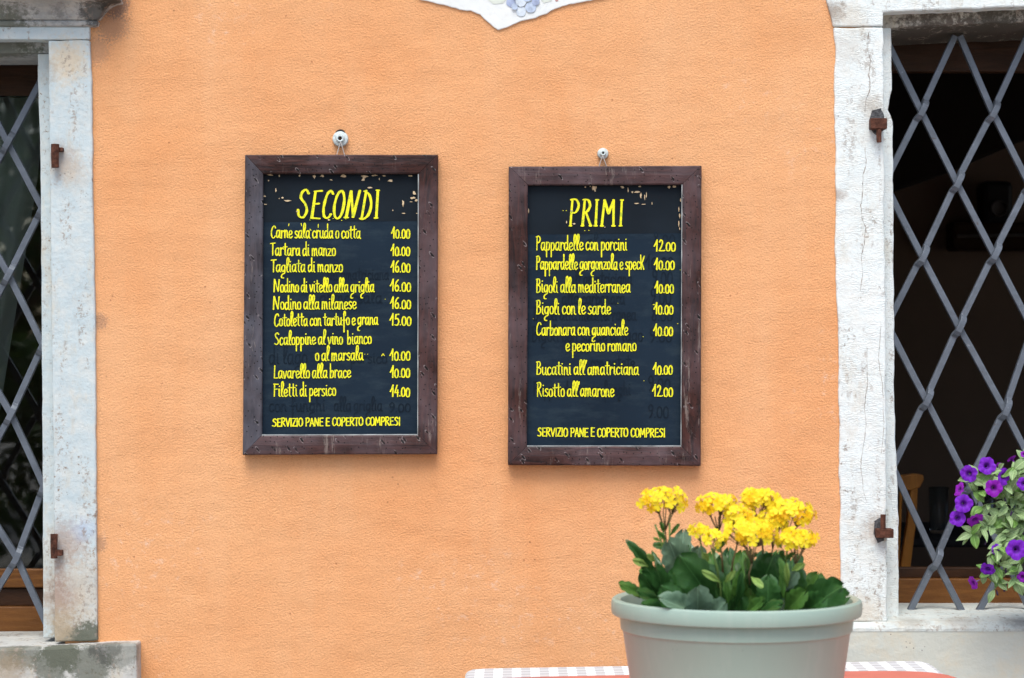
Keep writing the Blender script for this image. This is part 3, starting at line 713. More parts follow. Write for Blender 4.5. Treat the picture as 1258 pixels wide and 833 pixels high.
# sloping dark beams
bm = bmesh.new(); prism(bm, [(1020,-80),(1500,-80),(1500,80),(1258,172),(1180,206),(1095,236),(1020,262)], RY-1.2, RY-.9); 
tag(obj('ceiling_beam', bm, MAT['room_dark'], org=S(1258, 60, RY-1.1), bev=.01), 'broad dark sloping beam high in the room behind right window', 'beam')
sp = thing('wall_speaker', 'small black loudspeaker on the dark room wall seen through the right grille', 'speaker', S(1227, 275, RY))
bm = bmesh.new(); prism(bm, [(1208,222),(1245,222),(1245,274),(1208,274)], RY-.16, RY-.02); obj('speaker_box', bm, MAT['black'], sp, bev=.02)
bm = bmesh.new(); ydisc_lathe(bm, [(0,0),(.02,-.004),(.03,-.012),(.034,-.002)], S(1227, 256, RY-.16), 20); obj('speaker_cone', bm, MAT['grey_metal'], sp)
ac = thing('wall_cabinet', 'long dark brown wall box below the small speaker in the right window', 'wall box', S(1230, 307, RY))
bm = bmesh.new(); prism(bm, [(1170,273),(1300,273),(1300,307),(1170,307)], RY-.14, RY-.01); obj('cabinet_body', bm, MAT['dark_wood'], ac, bev=.008)
bm = bmesh.new(); prism(bm, [(1176,288),(1296,286),(1296,290),(1176,292)], RY-.155, RY-.138); obj('trim_strip', bm, MAT['grey_metal'], ac, bev=.002)
# chair by the window
cY = 1.3
ch = thing('dining_chair', 'honey-coloured wooden dining chair inside the right window, seen by its curved back post', 'chair', (S(1118, 0, cY).x, cY, .05))
def stick(name, pts, r, m='chair_wood'):
    bm = bmesh.new(); tube(bm, pts, r, 10); return obj(name, bm, MAT[m], ch, smooth=True)
zf = .05
x = S(1114, 0, cY).x
def plank(name, pts, y0, y1, dx=0, dy=0):
    bm = bmesh.new(); prism(bm, pts, cY+y0, cY+y1, ref=cY)
    bmesh.ops.translate(bm, verts=bm.verts, vec=(dx, dy, 0)); obj(name, bm, MAT['chair_wood'], ch, bev=.004)
post = [(1119,596),(1128,600),(1126,640),(1119,695),(1117,780),(1117,905),(1110,905),(1106,780),(1107,695),(1115,640)]
plank('back_post', post, 0, .035); plank('back_post', post, 0, .035, -.38, .1)
plank('top_rail', [(1134,583),(1135,589),(1130,599),(1118,603),(1100,598),(1080,592),(1050,590),(1015,592),(1015,580),(1050,577),(1080,579),(1110,584),(1122,582)], -.004, .04)
for k_ in range(5): plank('back_slat', [(1106-k_*15,600),(1110-k_*15,600),(1103-k_*15,760),(1099-k_*15,760)], .008, .02, 0, .0)
bm = bmesh.new(); box(bm, x-.44, x+.02, cY-.4, cY+.06, .47, .51); obj('seat', bm, MAT['chair_wood'], ch, bev=.01)
for dx in (-.41, -.01): stick('leg', [Vector((x+dx, cY-.37, .47)), Vector((x+dx, cY-.38, zf))], [.02,.015])
# dark tables with a few glasses deeper in the room
def room_table(lbl, px, Y, top, wd):
    c = S(px, 0, Y); t = thing('dining_table', lbl, 'table', (c.x, Y, .05))
    bm = bmesh.new(); box(bm, c.x-wd, c.x+wd, Y-.4, Y+.4, top-.03, top); obj('table_top', bm, MAT['white_cloth'], t, bev=.01)
    for sx in (-1, 1):
        for sy in (-1, 1):
            bm = bmesh.new(); tube(bm, [(c.x+sx*(wd-.06), Y+sy*.33, top-.03), (c.x+sx*(wd-.06), Y+sy*.33, .05)], .025, 8); obj('leg', bm, MAT['dark_wood'], t)
    return c
c1 = room_table('dark covered table in the room behind the right grille, glasses on it', 1185, 2.6, .82, .45)
MAT['tumbler'] = M('clear_tumbler', (.9,.95,.95), .05); MAT['tumbler'].b.inputs['Transmission Weight'].default_value = .9; MAT['tumbler'] = MAT['tumbler'].m
for k, (dx, dy, h) in enumerate([(-.12,-.15,.16), (.03,-.2,.19), (.14,-.05,.15)]):
    bm = bmesh.new(); lathe(bm, [(0,0),(.028,0),(.032,.01),(.036,h),(.033,h),(.029,.014),(0,.012)], Vector((c1.x+dx, 2.6+dy, .82)), 20)
    o = obj('drinking_glass', bm, MAT['tumbler'], org=Vector((c1.x+dx, 2.6+dy, .82)), smooth=True)
    tag(o, ['leftmost of three faint glasses on the table in the dark room', 'tallest, middle one of three faint glasses in the dark room', 'rightmost of three faint glasses on the table in the dark room'][k], 'glass', 'glasses on the dark table')

# ------------------------------------------------------------------ stroke lettering
G = {}
def gl(ch, adv, *strokes): G[ch] = (adv, strokes)
# each stroke: (curved?, points); x-height 1
gl('a', .60, (1,[(.46,.85),(.32,1),(.14,.88),(.07,.45),(.14,.08),(.28,.05),(.42,.4)]), (0,[(.46,1),(.45,.15),(.56,0)]))
gl('b', .56, (0,[(.1,1.9),(.1,0)]), (1,[(.1,.5),(.24,.95),(.42,.88),(.46,.45),(.36,.04),(.12,.03)]))
gl('c', .50, (1,[(.44,.82),(.3,1),(.14,.85),(.07,.45),(.16,.05),(.32,.03),(.46,.22)]))
gl('d', .60, (1,[(.42,.85),(.3,.98),(.13,.85),(.07,.42),(.15,.05),(.28,.05),(.42,.35)]), (0,[(.46,1.9),(.46,.12),(.55,0)]))
gl('e', .52, (1,[(.1,.42),(.38,.55),(.44,.82),(.3,1),(.14,.88),(.07,.45),(.18,.04),(.34,.03),(.48,.22)]))
gl('f', .50, (1,[(.42,1.35),(.42,1.8),(.3,1.95),(.22,1.6),(.24,.8),(.24,-.95)]), (0,[(.06,.72),(.42,.72)]))
gl('g', .58, (1,[(.44,.88),(.3,1),(.13,.85),(.07,.48),(.15,.12),(.28,.1),(.42,.4)]), (1,[(.46,1),(.45,.2),(.42,-.12),(.2,-.25),(.05,-.5),(.1,-.78),(.3,-.8)]))
gl('h', .56, (0,[(.1,1.9),(.09,0)]), (1,[(.09,.65),(.22,.97),(.36,.92),(.40,.5),(.41,.1),(.52,0)]))
gl('i', .30, (0,[(.12,1),(.12,.12),(.22,0)]), (0,[(.14,1.38),(.15,1.42)]))
gl('l', .36, (1,[(.12,.5),(.28,1.1),(.35,1.7),(.25,2.0),(.14,1.75),(.11,.9),(.14,.12),(.30,.02)]))
gl('m', .80, (0,[(.08,1),(.08,0)]), (1,[(.08,.65),(.18,.97),(.3,.92),(.34,.5),(.34,0)]), (1,[(.34,.65),(.46,.97),(.57,.92),(.6,.5),(.61,.1),(.72,0)]))
gl('n', .56, (0,[(.09,1),(.09,0)]), (1,[(.09,.65),(.22,.97),(.36,.92),(.40,.5),(.41,.1),(.52,0)]))
gl('o', .52, (1,[(.26,1),(.11,.85),(.07,.45),(.14,.08),(.26,.02),(.4,.1),(.45,.5),(.4,.88),(.26,1)]))
gl('p', .56, (0,[(.1,1),(.1,-.85)]), (1,[(.1,.7),(.22,.98),(.4,.9),(.46,.5),(.38,.08),(.22,.02),(.1,.15)]))
gl('r', .44, (0,[(.1,1),(.1,0)]), (1,[(.1,.6),(.22,.95),(.33,1),(.42,.86)]))
gl('s', .46, (1,[(.38,.88),(.25,1),(.11,.85),(.14,.6),(.32,.42),(.38,.18),(.24,0),(.06,.1)]))
gl('t', .44, (0,[(.22,1.65),(.2,.14),(.34,0)]), (0,[(.02,1.15),(.44,1.18)]))
gl('u', .58, (1,[(.09,1),(.09,.3),(.18,.03),(.32,.08),(.43,.4)]), (0,[(.44,1),(.44,.12),(.55,0)]))
gl('v', .50, (0,[(.05,.95),(.2,.02)]), (1,[(.2,.02),(.36,.5),(.42,1)]))
gl('z', .50, (0,[(.07,.95),(.42,.95),(.08,.05),(.46,.05)]))
gl('k', .62, (0,[(.08,1.9),(.14,0)]), (1,[(.55,1.75),(.3,.95),(.16,.8)]), (1,[(.18,.85),(.34,.5),(.5,0)]))
gl("'", .22, (0,[(.12,1.9),(.08,1.55)]))
gl(' ', .24)
gl('.', .24, (0,[(.11,.06),(.12,.10)]))
gl('C', .66, (1,[(.6,1.4),(.5,1.65),(.3,1.6),(.12,1.1),(.08,.5),(.2,.05),(.42,.03),(.58,.3)]))
gl('T', .56, (0,[(.02,1.6),(.58,1.66)]), (0,[(.3,1.62),(.28,0)]))
gl('N', .84, (0,[(.12,1.75),(.06,0)]), (0,[(.14,1.75),(.58,.05)]), (0,[(.60,.05),(.72,1.7)])) 
gl('S', .62, (1,[(.52,1.45),(.38,1.65),(.18,1.5),(.16,1.15),(.42,.75),(.5,.35),(.32,.02),(.06,.15)]))
gl('L', .56, (0,[(.16,1.75),(.1,.05),(.52,.08)]))
gl('F', .56, (0,[(.14,1.65),(.1,0)]), (0,[(.04,1.66),(.56,1.62)]), (0,[(.13,.95),(.42,.98)]))
gl('P', .56, (0,[(.14,1.75),(.1,0)]), (1,[(.06,1.7),(.34,1.78),(.5,1.4),(.36,1.0),(.14,.95)]))
gl('B', .62, (0,[(.14,1.75),(.1,0)]), (1,[(.06,1.7),(.36,1.75),(.46,1.35),(.3,1.0),(.16,.95)]), (1,[(.18,.95),(.48,.8),(.5,.3),(.3,.02),(.08,.04)]))
gl('R', .64, (0,[(.14,1.75),(.1,0)]), (1,[(.06,1.7),(.36,1.78),(.48,1.4),(.34,1.02),(.14,.95)]), (0,[(.2,.95),(.56,0)]))
# capitals for headings and the bottom line carry a unit cap height: keys with ^
def cap(ch, adv, *s): G['^'+ch] = (adv, s)
cap('S', .52, (1,[(.44,.85),(.34,.98),(.18,.92),(.14,.68),(.34,.5),(.42,.25),(.28,.02),(.05,.1)]))
cap('E', .46, (0,[(.42,.98),(.1,.98),(.08,.02),(.42,.02)]), (0,[(.1,.52),(.36,.52)]))
cap('R', .52, (0,[(.1,1),(.07,0)]), (1,[(.06,.98),(.3,1),(.42,.8),(.3,.55),(.1,.5)]), (0,[(.16,.52),(.46,0)]))
cap('V', .50, (0,[(.04,1),(.24,.02)]), (0,[(.24,.02),(.46,1)]))
cap('I', .22, (0,[(.11,1),(.1,0)]))
cap('Z', .46, (0,[(.06,.97),(.42,.97),(.06,.03),(.44,.03)]))
cap('O', .54, (1,[(.27,1),(.11,.85),(.06,.45),(.13,.08),(.26,0),(.42,.12),(.48,.52),(.42,.88),(.27,1)]))
cap('P', .48, (0,[(.1,1),(.08,0)]), (1,[(.06,.98),(.32,1),(.43,.78),(.32,.5),(.1,.46)]))
cap('A', .50, (0,[(.04,0),(.24,1),(.46,0)]), (0,[(.12,.35),(.4,.35)]))
cap('N', .56, (0,[(.07,0),(.1,1),(.44,.02),(.48,1)]))
cap('C', .48, (1,[(.44,.85),(.32,1),(.14,.9),(.06,.5),(.13,.1),(.28,0),(.44,.18)]))
cap('T', .46, (0,[(.03,.98),(.45,.98)]), (0,[(.25,.96),(.23,0)]))
cap('M', .66, (0,[(.06,0),(.12,1),(.32,.3),(.52,1),(.58,0)]))
cap('D', .54, (0,[(.1,1),(.08,0)]), (1,[(.04,1),(.32,.95),(.47,.6),(.42,.2),(.22,0),(.04,.02)]))
cap(' ', .26)
# heading serif forms
G['#I'] = (.40, ((0,[(.22,1),(.18,0)]), (0,[(.17,1),(.27,1)]), (0,[(.13,0),(.23,0)])))
G['#S'] = (.62, ((1,[(.52,.88),(.4,1.02),(.22,.92),(.17,.72),(.38,.5),(.46,.25),(.3,.02),(.1,.08),(.05,.3)]),))
G['#E'] = (.52, ((0,[(.22,.97),(.08,.02)]), (0,[(.18,.98),(.5,1.0)]), (0,[(.16,.52),(.38,.54)]), (0,[(.06,.02),(.44,.0)])))
G['#C'] = (.50, ((1,[(.52,.88),(.42,1),(.24,.85),(.1,.4),(.14,.06),(.32,.02),(.44,.15)]),))
G['#O'] = (.60, ((1,[(.38,1),(.2,.8),(.09,.4),(.14,.06),(.3,0),(.46,.2),(.55,.62),(.5,.92),(.38,1)]),))
G['#N'] = (.66, ((0,[(.26,.98),(.06,.02)]), (0,[(.26,.98),(.38,.04)]), (0,[(.38,.04),(.66,1)]), (0,[(.0,.02),(.14,.02)])))
G['#D'] = (.62, ((0,[(.3,1),(.12,0)]), (1,[(.22,.98),(.44,.86),(.55,.5),(.42,.12),(.18,-.02),(.06,.0)])))
G['#P'] = (.66, ((0,[(.22,1),(.14,0)]), (1,[(.14,.99),(.42,1.0),(.56,.78),(.42,.52),(.18,.5)]), (0,[(.10,0),(.18,0)])))
G['#R'] = (.64, ((0,[(.22,1),(.12,0)]), (1,[(.14,.99),(.40,.98),(.50,.76),(.36,.55),(.18,.5)]), (0,[(.28,.52),(.56,0)]), (0,[(.08,0),(.16,0)]), (0,[(.52,0),(.58,0)])))
G['#M'] = (.92, ((0,[(.22,1),(.1,0)]), (0,[(.22,1),(.45,.48),(.7,1)]), (0,[(.7,1),(.72,0)]), (0,[(.06,0),(.15,0)]), (0,[(.67,0),(.77,0)])))
for ch_, adv, s in (('0', .56, [(1,[(.28,1.22),(.12,1.0),(.07,.55),(.13,.1),(.26,0),(.42,.1),(.48,.6),(.44,1.02),(.28,1.22)])]),
    ('1', .52, [(0,[(.06,.72),(.20,1.05),(.38,1.62)]), (0,[(.38,1.65),(.34,.02)])]),
    ('2', .56, [(1,[(.12,1.3),(.26,1.62),(.44,1.4),(.4,.95),(.12,.1)]), (0,[(.08,.05),(.54,.05)])]),
    ('3', .5, [(1,[(.1,1.35),(.3,1.55),(.42,1.2),(.2,.85),(.45,.6),(.4,.1),(.08,.1)])]),
    ('4', .56, [(0,[(.34,1.6),(.08,.55),(.5,.55)]), (0,[(.42,.95),(.4,0)])]),
    ('5', .56, [(0,[(.48,1.55),(.18,1.5),(.14,.9)]), (1,[(.14,.9),(.38,.95),(.5,.5),(.34,.05),(.08,.1)])]),
    ('6', .56, [(1,[(.42,1.55),(.2,1.2),(.08,.5),(.18,.05),(.38,.05),(.47,.45),(.34,.8),(.14,.6)])]),
    ('8', .5, [(1,[(.26,1.5),(.12,1.2),(.38,.6),(.36,.1),(.14,.1),(.12,.5),(.4,1.2),(.26,1.5)])]),
    ('9', .5, [(1,[(.42,1.2),(.26,1.5),(.08,1.2),(.14,.8),(.38,.85),(.42,1.2),(.36,.5),(.14,0)])])):
    G[ch_] = (adv, tuple(s))
def smooth(pts, n=3):
    out = []
    for i in range(len(pts)-1):
        p0 = pts[max(i-1, 0)]; p1 = pts[i]; p2 = pts[i+1]; p3 = pts[min(i+2, len(pts)-1)]
        if pts[0] == pts[-1]:
            if i == 0: p0 = pts[-2]
            if i == len(pts)-2: p3 = pts[1]
        for k in range(n):
            t = k/n
            out.append(tuple(.5*((2*b)+(-a+c)*t+(2*a-5*b+4*c-d)*t*t+(-a+3*b-3*c+d)*t**3) for a, b, c, d in zip(p0, p1, p2, p3)))
    out.append(pts[-1]); return out
def hull(pts):
    pts = sorted(set(pts))
    def half(ps):
        h = []
        for p in ps:
            while len(h) > 1 and (h[-1][0]-h[-2][0])*(p[1]-h[-2][1])-(h[-1][1]-h[-2][1])*(p[0]-h[-2][0]) <= 0: h.pop()
            h.append(p)
        return h
    a = half(pts); b = half(pts[::-1]); return a[:-1]+b[:-1]
SEGN = [0]
def brush(bm, pts, ra, rb, Y, wv=True):
    """paint a stroke through photo-pixel points with an elliptical brush"""
    ts = [R.uniform(.80, 1.15) for _ in pts]
    for i in range(len(pts)-1):
        (x0, y0), (x1, y1) = pts[i], pts[i+1]; e = []
        for (x, y, s) in ((x0, y0, ts[i]), (x1, y1, ts[i+1])):
            for k in range(8):
                a = 2*PI*(k+.5)/8; e.append((round(x+ra*s*math.cos(a), 4), round(y+rb*s*math.sin(a), 4)))
        h = hull(e); SEGN[0] += 1; yy = Y-(SEGN[0] % 37)*1.6e-5
        bm.faces.new([bm.verts.new(S(x, y, yy)) for x, y in h])
def write(text, x0, x1, base, h, Y, bm, pre='', ra=.84, rb=.66, slope=0, slant=0, jit=.02, base2=None):
    keys = [pre+c for c in text]
    W_ = sum(G[k][0] for k in keys)
    sx = (x1-x0)/W_; cx = 0
    base2 = base if base2 is None else base2
    for k in keys:
        adv, st = G[k]; dy = R.uniform(-jit, jit)*1.6; sc = 1+R.uniform(-jit, jit)*1.5
        for cv, pts in st:
            pts = smooth(pts) if cv and len(pts) > 2 else pts
            out = []
            for (x, y) in pts:
                X = x0+(cx+x)*sx+slant*y*h; B = base+(base2-base)*(X-x0)/max(1, x1-x0)
                out.append((X, B-(y*sc+dy)*h))
            brush(bm, out, ra, rb, Y)
        cx += adv

# ------------------------------------------------------------------ the two menu boards
def menu_board(label, c, inner, lines, prices, title, footer, ghosts, chips, band_y, hook, ticks, tilt_mats):
    """c: outer corners TL TR BR BL (pixels), inner: inner corners"""
    YF = -.032
    t = thing('menu_board', label, 'menu board', S((c[0][0]+c[1][0])/2, (c[2][1]+c[3][1])/2, YF/2))
    for k in range(4):
        a, b = c[k], c[(k+1) % 4]; ia, ib = inner[k], inner[(k+1) % 4]
        bm = bmesh.new()
        # cross-section: back, outer face, top face slightly dished to the inner lip
        def ring(o, i):
            q = []
            for (f, Y) in ((0, -.003), (0, YF+.002), (.06, YF), (.5, YF-.0015), (.93, YF+.001), (1, YF+.003), (1, -.003)):
                x = o[0]+(i[0]-o[0])*f; y = o[1]+(i[1]-o[1])*f
                s = S(x, y, YF); q.append(Vector((s.x, Y, s.z)))
            return q
        A = ring(a, ia); B = ring(b, ib); nseg = 26; rows = []
        for j in range(nseg+1):
            r = []
            for p, q in zip(A, B):
                v = p.lerp(q, j/nseg)
                if 0 < j < nseg and v.y < -.01: v = v+Vector((mnoise.noise(v*40)*.0007, mnoise.noise(v*30+Vector((5,5,5)))*.0009, mnoise.noise(v*40+Vector((9,0,0)))*.0007))
                r.append(bm.verts.new(v))
            rows.append(r)
        for u, v in zip(rows, rows[1:]):
            for m_ in range(6): bm.faces.new((u[m_], u[m_+1], v[m_+1], v[m_]))
            bm.faces.new((u[6], u[0], v[0], v[6]))
        bm.faces.new(rows[0]); bm.faces.new(rows[-1][::-1])
        obj('frame_rail', bm, MAT[tilt_mats[k]], t, bev=.0012)
    # panel
    YP = -.014
    bm = bmesh.new(); ins = [(inner[0][0]-4, inner[0][1]-4), (inner[1][0]+4, inner[1][1]-4), (inner[2][0]+4, inner[2][1]+4), (inner[3][0]-4, inner[3][1]+4)]
    prism(bm, ins, YP, -.006, ref=YF); pn = obj('panel', bm, MAT['board'], t)
    def sheet(pts, Y, mat, name):
        bm = bmesh.new(); bm.faces.new([bm.verts.new(S(x, y, Y)) for x, y in pts]); return obj(name, bm, MAT[mat], t)
    (ax, ay), (bx, by), (cx_, cy_), (dx_, dy_) = inner
    sheet([(ax+1, ay), (bx-1, by), (bx-1.5, band_y-1), (ax+1, band_y+.5)], YP-.0004, 'band', 'overpainted_band')
    # pale line by the lower and right inner edges
    wl_ = .9
    sheet([(dx_, dy_-wl_*1.4), (cx_, cy_-wl_*1.4), (cx_, cy_+.3), (dx_, dy_+.3)], YF+.0038, 'edge_pale', 'pale_rim')
    sheet([(bx-wl_*1.3, by), (bx+.2, by), (cx_+.2, cy_-1.5), (cx_-wl_*.9, cy_-1.5)], YF+.0040, 'edge_pale', 'pale_rim')
    bm = bmesh.new()
    for (tx, x0, x1, y, h) in ghosts: write(tx, x0, x1, y, h, YP-.0009, bm, ra=.8, rb=.6)
    gh = obj('faded_old_lettering', bm, MAT['ghost'], t)
    YT = YP-.0016
    bm = bmesh.new(); (tx, x0, x1, y, h, sl_t, r1, r2) = title; r1 *= .92; r2 *= .80
    write(tx, x0, x1, y, h, YT, bm, pre='#', ra=r1, rb=r2, slant=sl_t, jit=.008); obj('heading', bm, MAT['yellow'], t)
    for ln in lines:
        bm = bmesh.new(); write(ln[0], ln[1], ln[2], ln[3], ln[5] if len(ln) > 5 else 8.9, YT, bm, base2=ln[4]); obj('menu_line', bm, MAT['yellow'], t)
    for (tx, x0, x1, y) in prices:
        bm = bmesh.new(); write(tx, x0, x1, y, 8.6, YT, bm, ra=.92, rb=.74); obj('price', bm, MAT['yellow'], t)
    bm = bmesh.new(); (tx, x0, x1, y, y2, h) = footer
    write(tx, x0, x1, y, h, YT, bm, pre='^', ra=.88, rb=.7, base2=y2); obj('footer_line', bm, MAT['yellow'], t)
    bm = bmesh.new()
    for tk in ticks: brush(bm, tk, .45, .4, YT)
    obj('paint_specks', bm, MAT['yellow'], t)['kind'] = 'stuff'
    bm = bmesh.new(); n = 0
    for (x, y, w_, h_) in chips:
        n += 1; k = 9; pts = []
        for i in range(k):
            a = 2*PI*i/k; rr = R.uniform(.45, 1.1); pts.append((x+w_*.5*math.cos(a)*rr, y+h_*.5*math.sin(a)*rr))
        bm.faces.new([bm.verts.new(S(px, py, YP-.0026-n*2e-5)) for px, py in pts])
    obj('flaked_paint', bm, MAT['chip'], t)['kind'] = 'stuff'
    # hanging wire
    (hx, hy, hr) = hook; bm = bmesh.new()
    wk = .0011
    tube(bm, [S(hx-6, c[0][1]+3, -.008), S(hx-4.5, c[0][1]-.5, -.012), S(hx, hy+hr*.3, -.022)], wk, 6)
    tube(bm, [S(hx+6, c[0][1]+3, -.008), S(hx+4.5, c[0][1]-.5, -.012), S(hx, hy+hr*.3, -.022)], wk, 6)
    obj('hanging_wire', bm, MAT['wire'], t)
    return t
o10 = lambda y, a=480.6, b=504: ('10.00', a, b, y)
menu_board('dark wooden framed menu board headed SECONDI, the left and higher of the two', [(301,190),(538,190),(537,558),(298,559)], [(323,213.5),(514.5,213.5),(513.5,534.5),(321.5,535)],
  [('Carne sala cruda o cotta', 332.7, 443.2, 292.1, 292.8), ('Tartara di manzo', 332.2, 412.7, 313.6, 314.2), ('Tagliata di manzo', 333, 421.4, 334.3, 334.0), ('Nodino di vitello alla griglia', 336.2, 460, 358.7, 358.7),
   ('Nodino alla milanese', 335.4, 438, 380.2, 379.6), ('Cotoletta con tartufo e grana', 336.7, 464.7, 400.8, 398.6), ('Scaloppine al vino  bianco', 337, 456.7, 423.6, 422.4), ('o al marsala', 387, 446.4, 443, 442.5),
   ('Lavarello alla brace', 336, 431.3, 464.8, 463.8), ('Filetti di persico', 336, 413, 487, 486)],
  [o10(292.4), o10(314, 479.8), ('16.00', 479.8, 504.4, 334.4), ('16.00', 479, 505.2, 357.8), ('16.00', 479, 505.2, 379.2), ('15.00', 478.6, 505.6, 399.8), o10(442.6, 478.5, 504.4), o10(463.6, 479, 504), ('14.00', 479, 504, 487.2)],
  ('SECONDI', 364.5, 468, 268.2, 34, .03, 1.9, 1.3), ('SERVIZIO PANE E COPERTO COMPRESI', 334.4, 492, 523.8, 522.2, 9.8),
  [('al marsala', 392, 470, 372, 9), ("all'amatriciana", 402, 478, 343, 8), ('di lago', 330, 378, 447, 12), ('persico', 430, 476, 446, 8), ('con funghi', 330, 400, 505, 9), ('alla griglia', 410, 470, 505, 9), ('9.00', 478, 505, 506, 8)],
  [(332,215,9,2),(343,216,2,3),(368,216,3,3),(386,217,4,6),(396,216,6,4),(407,221,4,1.5),(422,216,8,4),(448,217,10,5),(446,221,5,5),(460,215.5,9,3),(479,222,7,4),(466,220,1.5,4),(472,216,6,2),(504,216,6,2.5),(325,241,4,2),(326,251,4,1.4),(339,234,2,6),(343,244,1.5,2),(353,246.5,10,3),(347,243,3,3),(455,230.5,7,2.2),(509,237,6,5),(508,243,8,4),(511,246,5,3),(495,250,3.6,9),(496,262,5,1.2),(482.5,258.5,2,2),(505,248,4,1),(512,262,3,1.4),(365,260,3,2),(404,270,3,2.5),(330,222,2,2)],
  272.5, (418.5, 171, 9.5), [[(354.5,277.5),(355,275)],[(370.5,277.5),(370,274.5)],[(380.8,281.5),(382,283.2)],[(391,279.5),(391,275.5)],[(380.5,270),(381,270.3)],[(405,270.5),(405.4,270.3)],[(409,268.5),(409.4,268.3)],[(414,268.5),(414.4,268.3)],[(419.5,270.8),(420,270.8)],[(424.5,269),(425,269)],[(468.8,437.2),(470.5,434.8),(472.4,437)],[(451.5,435),(451.6,435.3)],[(448,435.2),(448.3,435.2)],[(473,367.6),(473.3,367.6)]],
  ['frame_x', 'frame_z', 'frame_x', 'frame_blue'])
menu_board('dark wooden framed menu board headed PRIMI, above the potted yellow flowers', [(625,204.5),(862,203.5),(861,572.5),(624,571.5)], [(648.5,227.5),(838.5,226.5),(837,548.5),(647.5,548.5)],
  [('Pappardelle con porcini', 658.5, 770.6, 307.4, 307.4, 9.6), ('Pappardelle gorgonzola e speck', 658.5, 792, 331, 331, 9.4), ('Bigoli alla mediterranea', 658.5, 774.6, 359.3, 359.2, 9.6), ('Bigoli con le sarde', 658.5, 750.7, 386, 386, 9.6),
   ('Carbonara con guanciale', 658.7, 771.7, 411.8, 411.8, 9.4), ('e pecorino romano', 694.6, 782, 431.4, 431, 9), ("Bucatini all'amatriciana", 658.7, 785, 460.3, 460.2, 9.2), ("Risotto all'amarone", 659.3, 754.7, 487, 487, 9.4)],
  [('12.00', 803, 830.4, 308.4), o10(331.2, 803.3, 829), o10(360, 804, 828), o10(386, 803, 827.4), o10(412.6, 802.5, 827), o10(460, 802, 826.6), ('12.00', 801, 827, 487)],
  ('PRIMI', 697.5, 767.5, 277.3, 32, .02, 1.7, 1.3), ('SERVIZIO PANE E COPERTO COMPRESI', 660, 817.4, 536, 537, 10.4),
  [("all'amatriciana", 700, 777, 349, 9), ('9.00', 801, 827, 350, 13), ("alla carbonara", 690, 768, 373, 9), ('9.00', 799, 825, 373, 13), ('Bigoli alla mediterranea', 655, 782, 393, 9), ('8.00', 800, 827, 394, 11), ('Bigoli con sarde di lago', 653, 790, 419, 10), ('9.00', 798, 826, 420, 11), ('Pappardelle con funghi', 655, 775, 485, 9), ('9.00', 796, 824, 480, 12), ('9.00', 796, 822, 513, 11), ('10.00', 792, 828, 330, 11), ('al ragu', 720, 770, 303, 9), ('8.00', 802, 830, 303, 12), ('con patate', 725, 780, 452, 9)],
  [(730,231,8,6),(731,234,3,5),(765,230,6,3),(771.5,234,1.8,8),(777,236,3,4),(783,236,10,3),(788,239,1.6,6),(792,242,1.6,8),(794,240,1.6,9),(787,241,2,8),(786,229,4,2.5),(822,230,4,5),(828,229,6,3),(836,246,1.6,6),(834,257,1.8,8),(835,265,1.8,8),(834,275,2,8),(835,281,1.6,5),(649.5,259,1.8,6),(719,230,3,1.4),(725,229,2,2),(782,250,7,1.4),(791,251,8,1),(801,250,1.5,4),(705,275,5,3),(702,259,3,2),(743,279,2,2.4),(696,273,2,4)],
  287.5, (740.5, 189, 6.6), [[(691.5,258.7),(692,258.7)],[(695.5,258.7),(696,258.7)],[(718,283.4),(718.4,283.4)],[(723.3,283),(723.7,283)],[(802.5,374.3),(804,374)],[(790,413.5),(790.3,413.8)],[(791,467.7),(791.2,467.9)],[(655,391.5),(655.2,391.5)],[(835.5,331.5),(835.7,331.6)],[(759,372.5),(759.2,372.6)],[(832.5,397.5),(832.7,397.6)]],
  ['frame_x', 'frame_z', 'frame_x', 'frame_z'])
def wall_eye(label, px, py, r, two):
    c = S(px, py, 0); k = D0/FPX
    t = thing('wall_hook', label, 'wall hook', c, 'round wall eyes the menu boards hang from')
    if two:
        bm = bmesh.new(); c2 = S(px, py-5, 0); ydisc_lathe(bm, [(0,-.012),(r*.62*k,-.012),(r*.7*k,-.009),(r*.7*k,0)], c2, 24); obj('dark_backplate', bm, MAT['black'], t)
    bm = bmesh.new(); ydisc_lathe(bm, [(r*.3*k,-.019),(r*.55*k,-.020),(r*.6*k,-.015),(r*.92*k,-.013),(r*k,-.010),(r*k,0)], c, 36); o = obj('washer', bm, MAT['zinc'], t, smooth=False, bev=.0008)
    bm = bmesh.new(); ydisc_lathe(bm, [(0,-.018),(r*.3*k,-.018)], c, 20); obj('eye_hole', bm, MAT['hole'], t)
    bm = bmesh.new(); n = 24; rr = r*.36*k
    ringp = [Vector((c.x+rr*math.cos(2*PI*q/n), -.021, c.z+rr*math.sin(2*PI*q/n))) for q in range(n)]
    rings = []
    for q in range(n):
        a = 2*PI*q/n; rad = Vector((math.cos(a), 0, math.sin(a)))
        rings.append([bm.verts.new(ringp[q]+(rad*math.cos(b)+Vector((0,1,0))*math.sin(b))*.0022) for b in [2*PI*u/8 for u in range(8)]])
    for q in range(n):
        for u in range(8): bm.faces.new((rings[q][u], rings[q][(u+1) % 8], rings[(q+1) % n][(u+1) % 8], rings[(q+1) % n][u]))
    obj('eyelet', bm, MAT['zinc'], t, smooth=True)
wall_eye('larger pale round wall eye with dark backing above the SECONDI board', 418.5, 171, 9.6, True)
wall_eye('smaller pale round wall eye above the PRIMI board', 740.5, 189, 6.8, False)

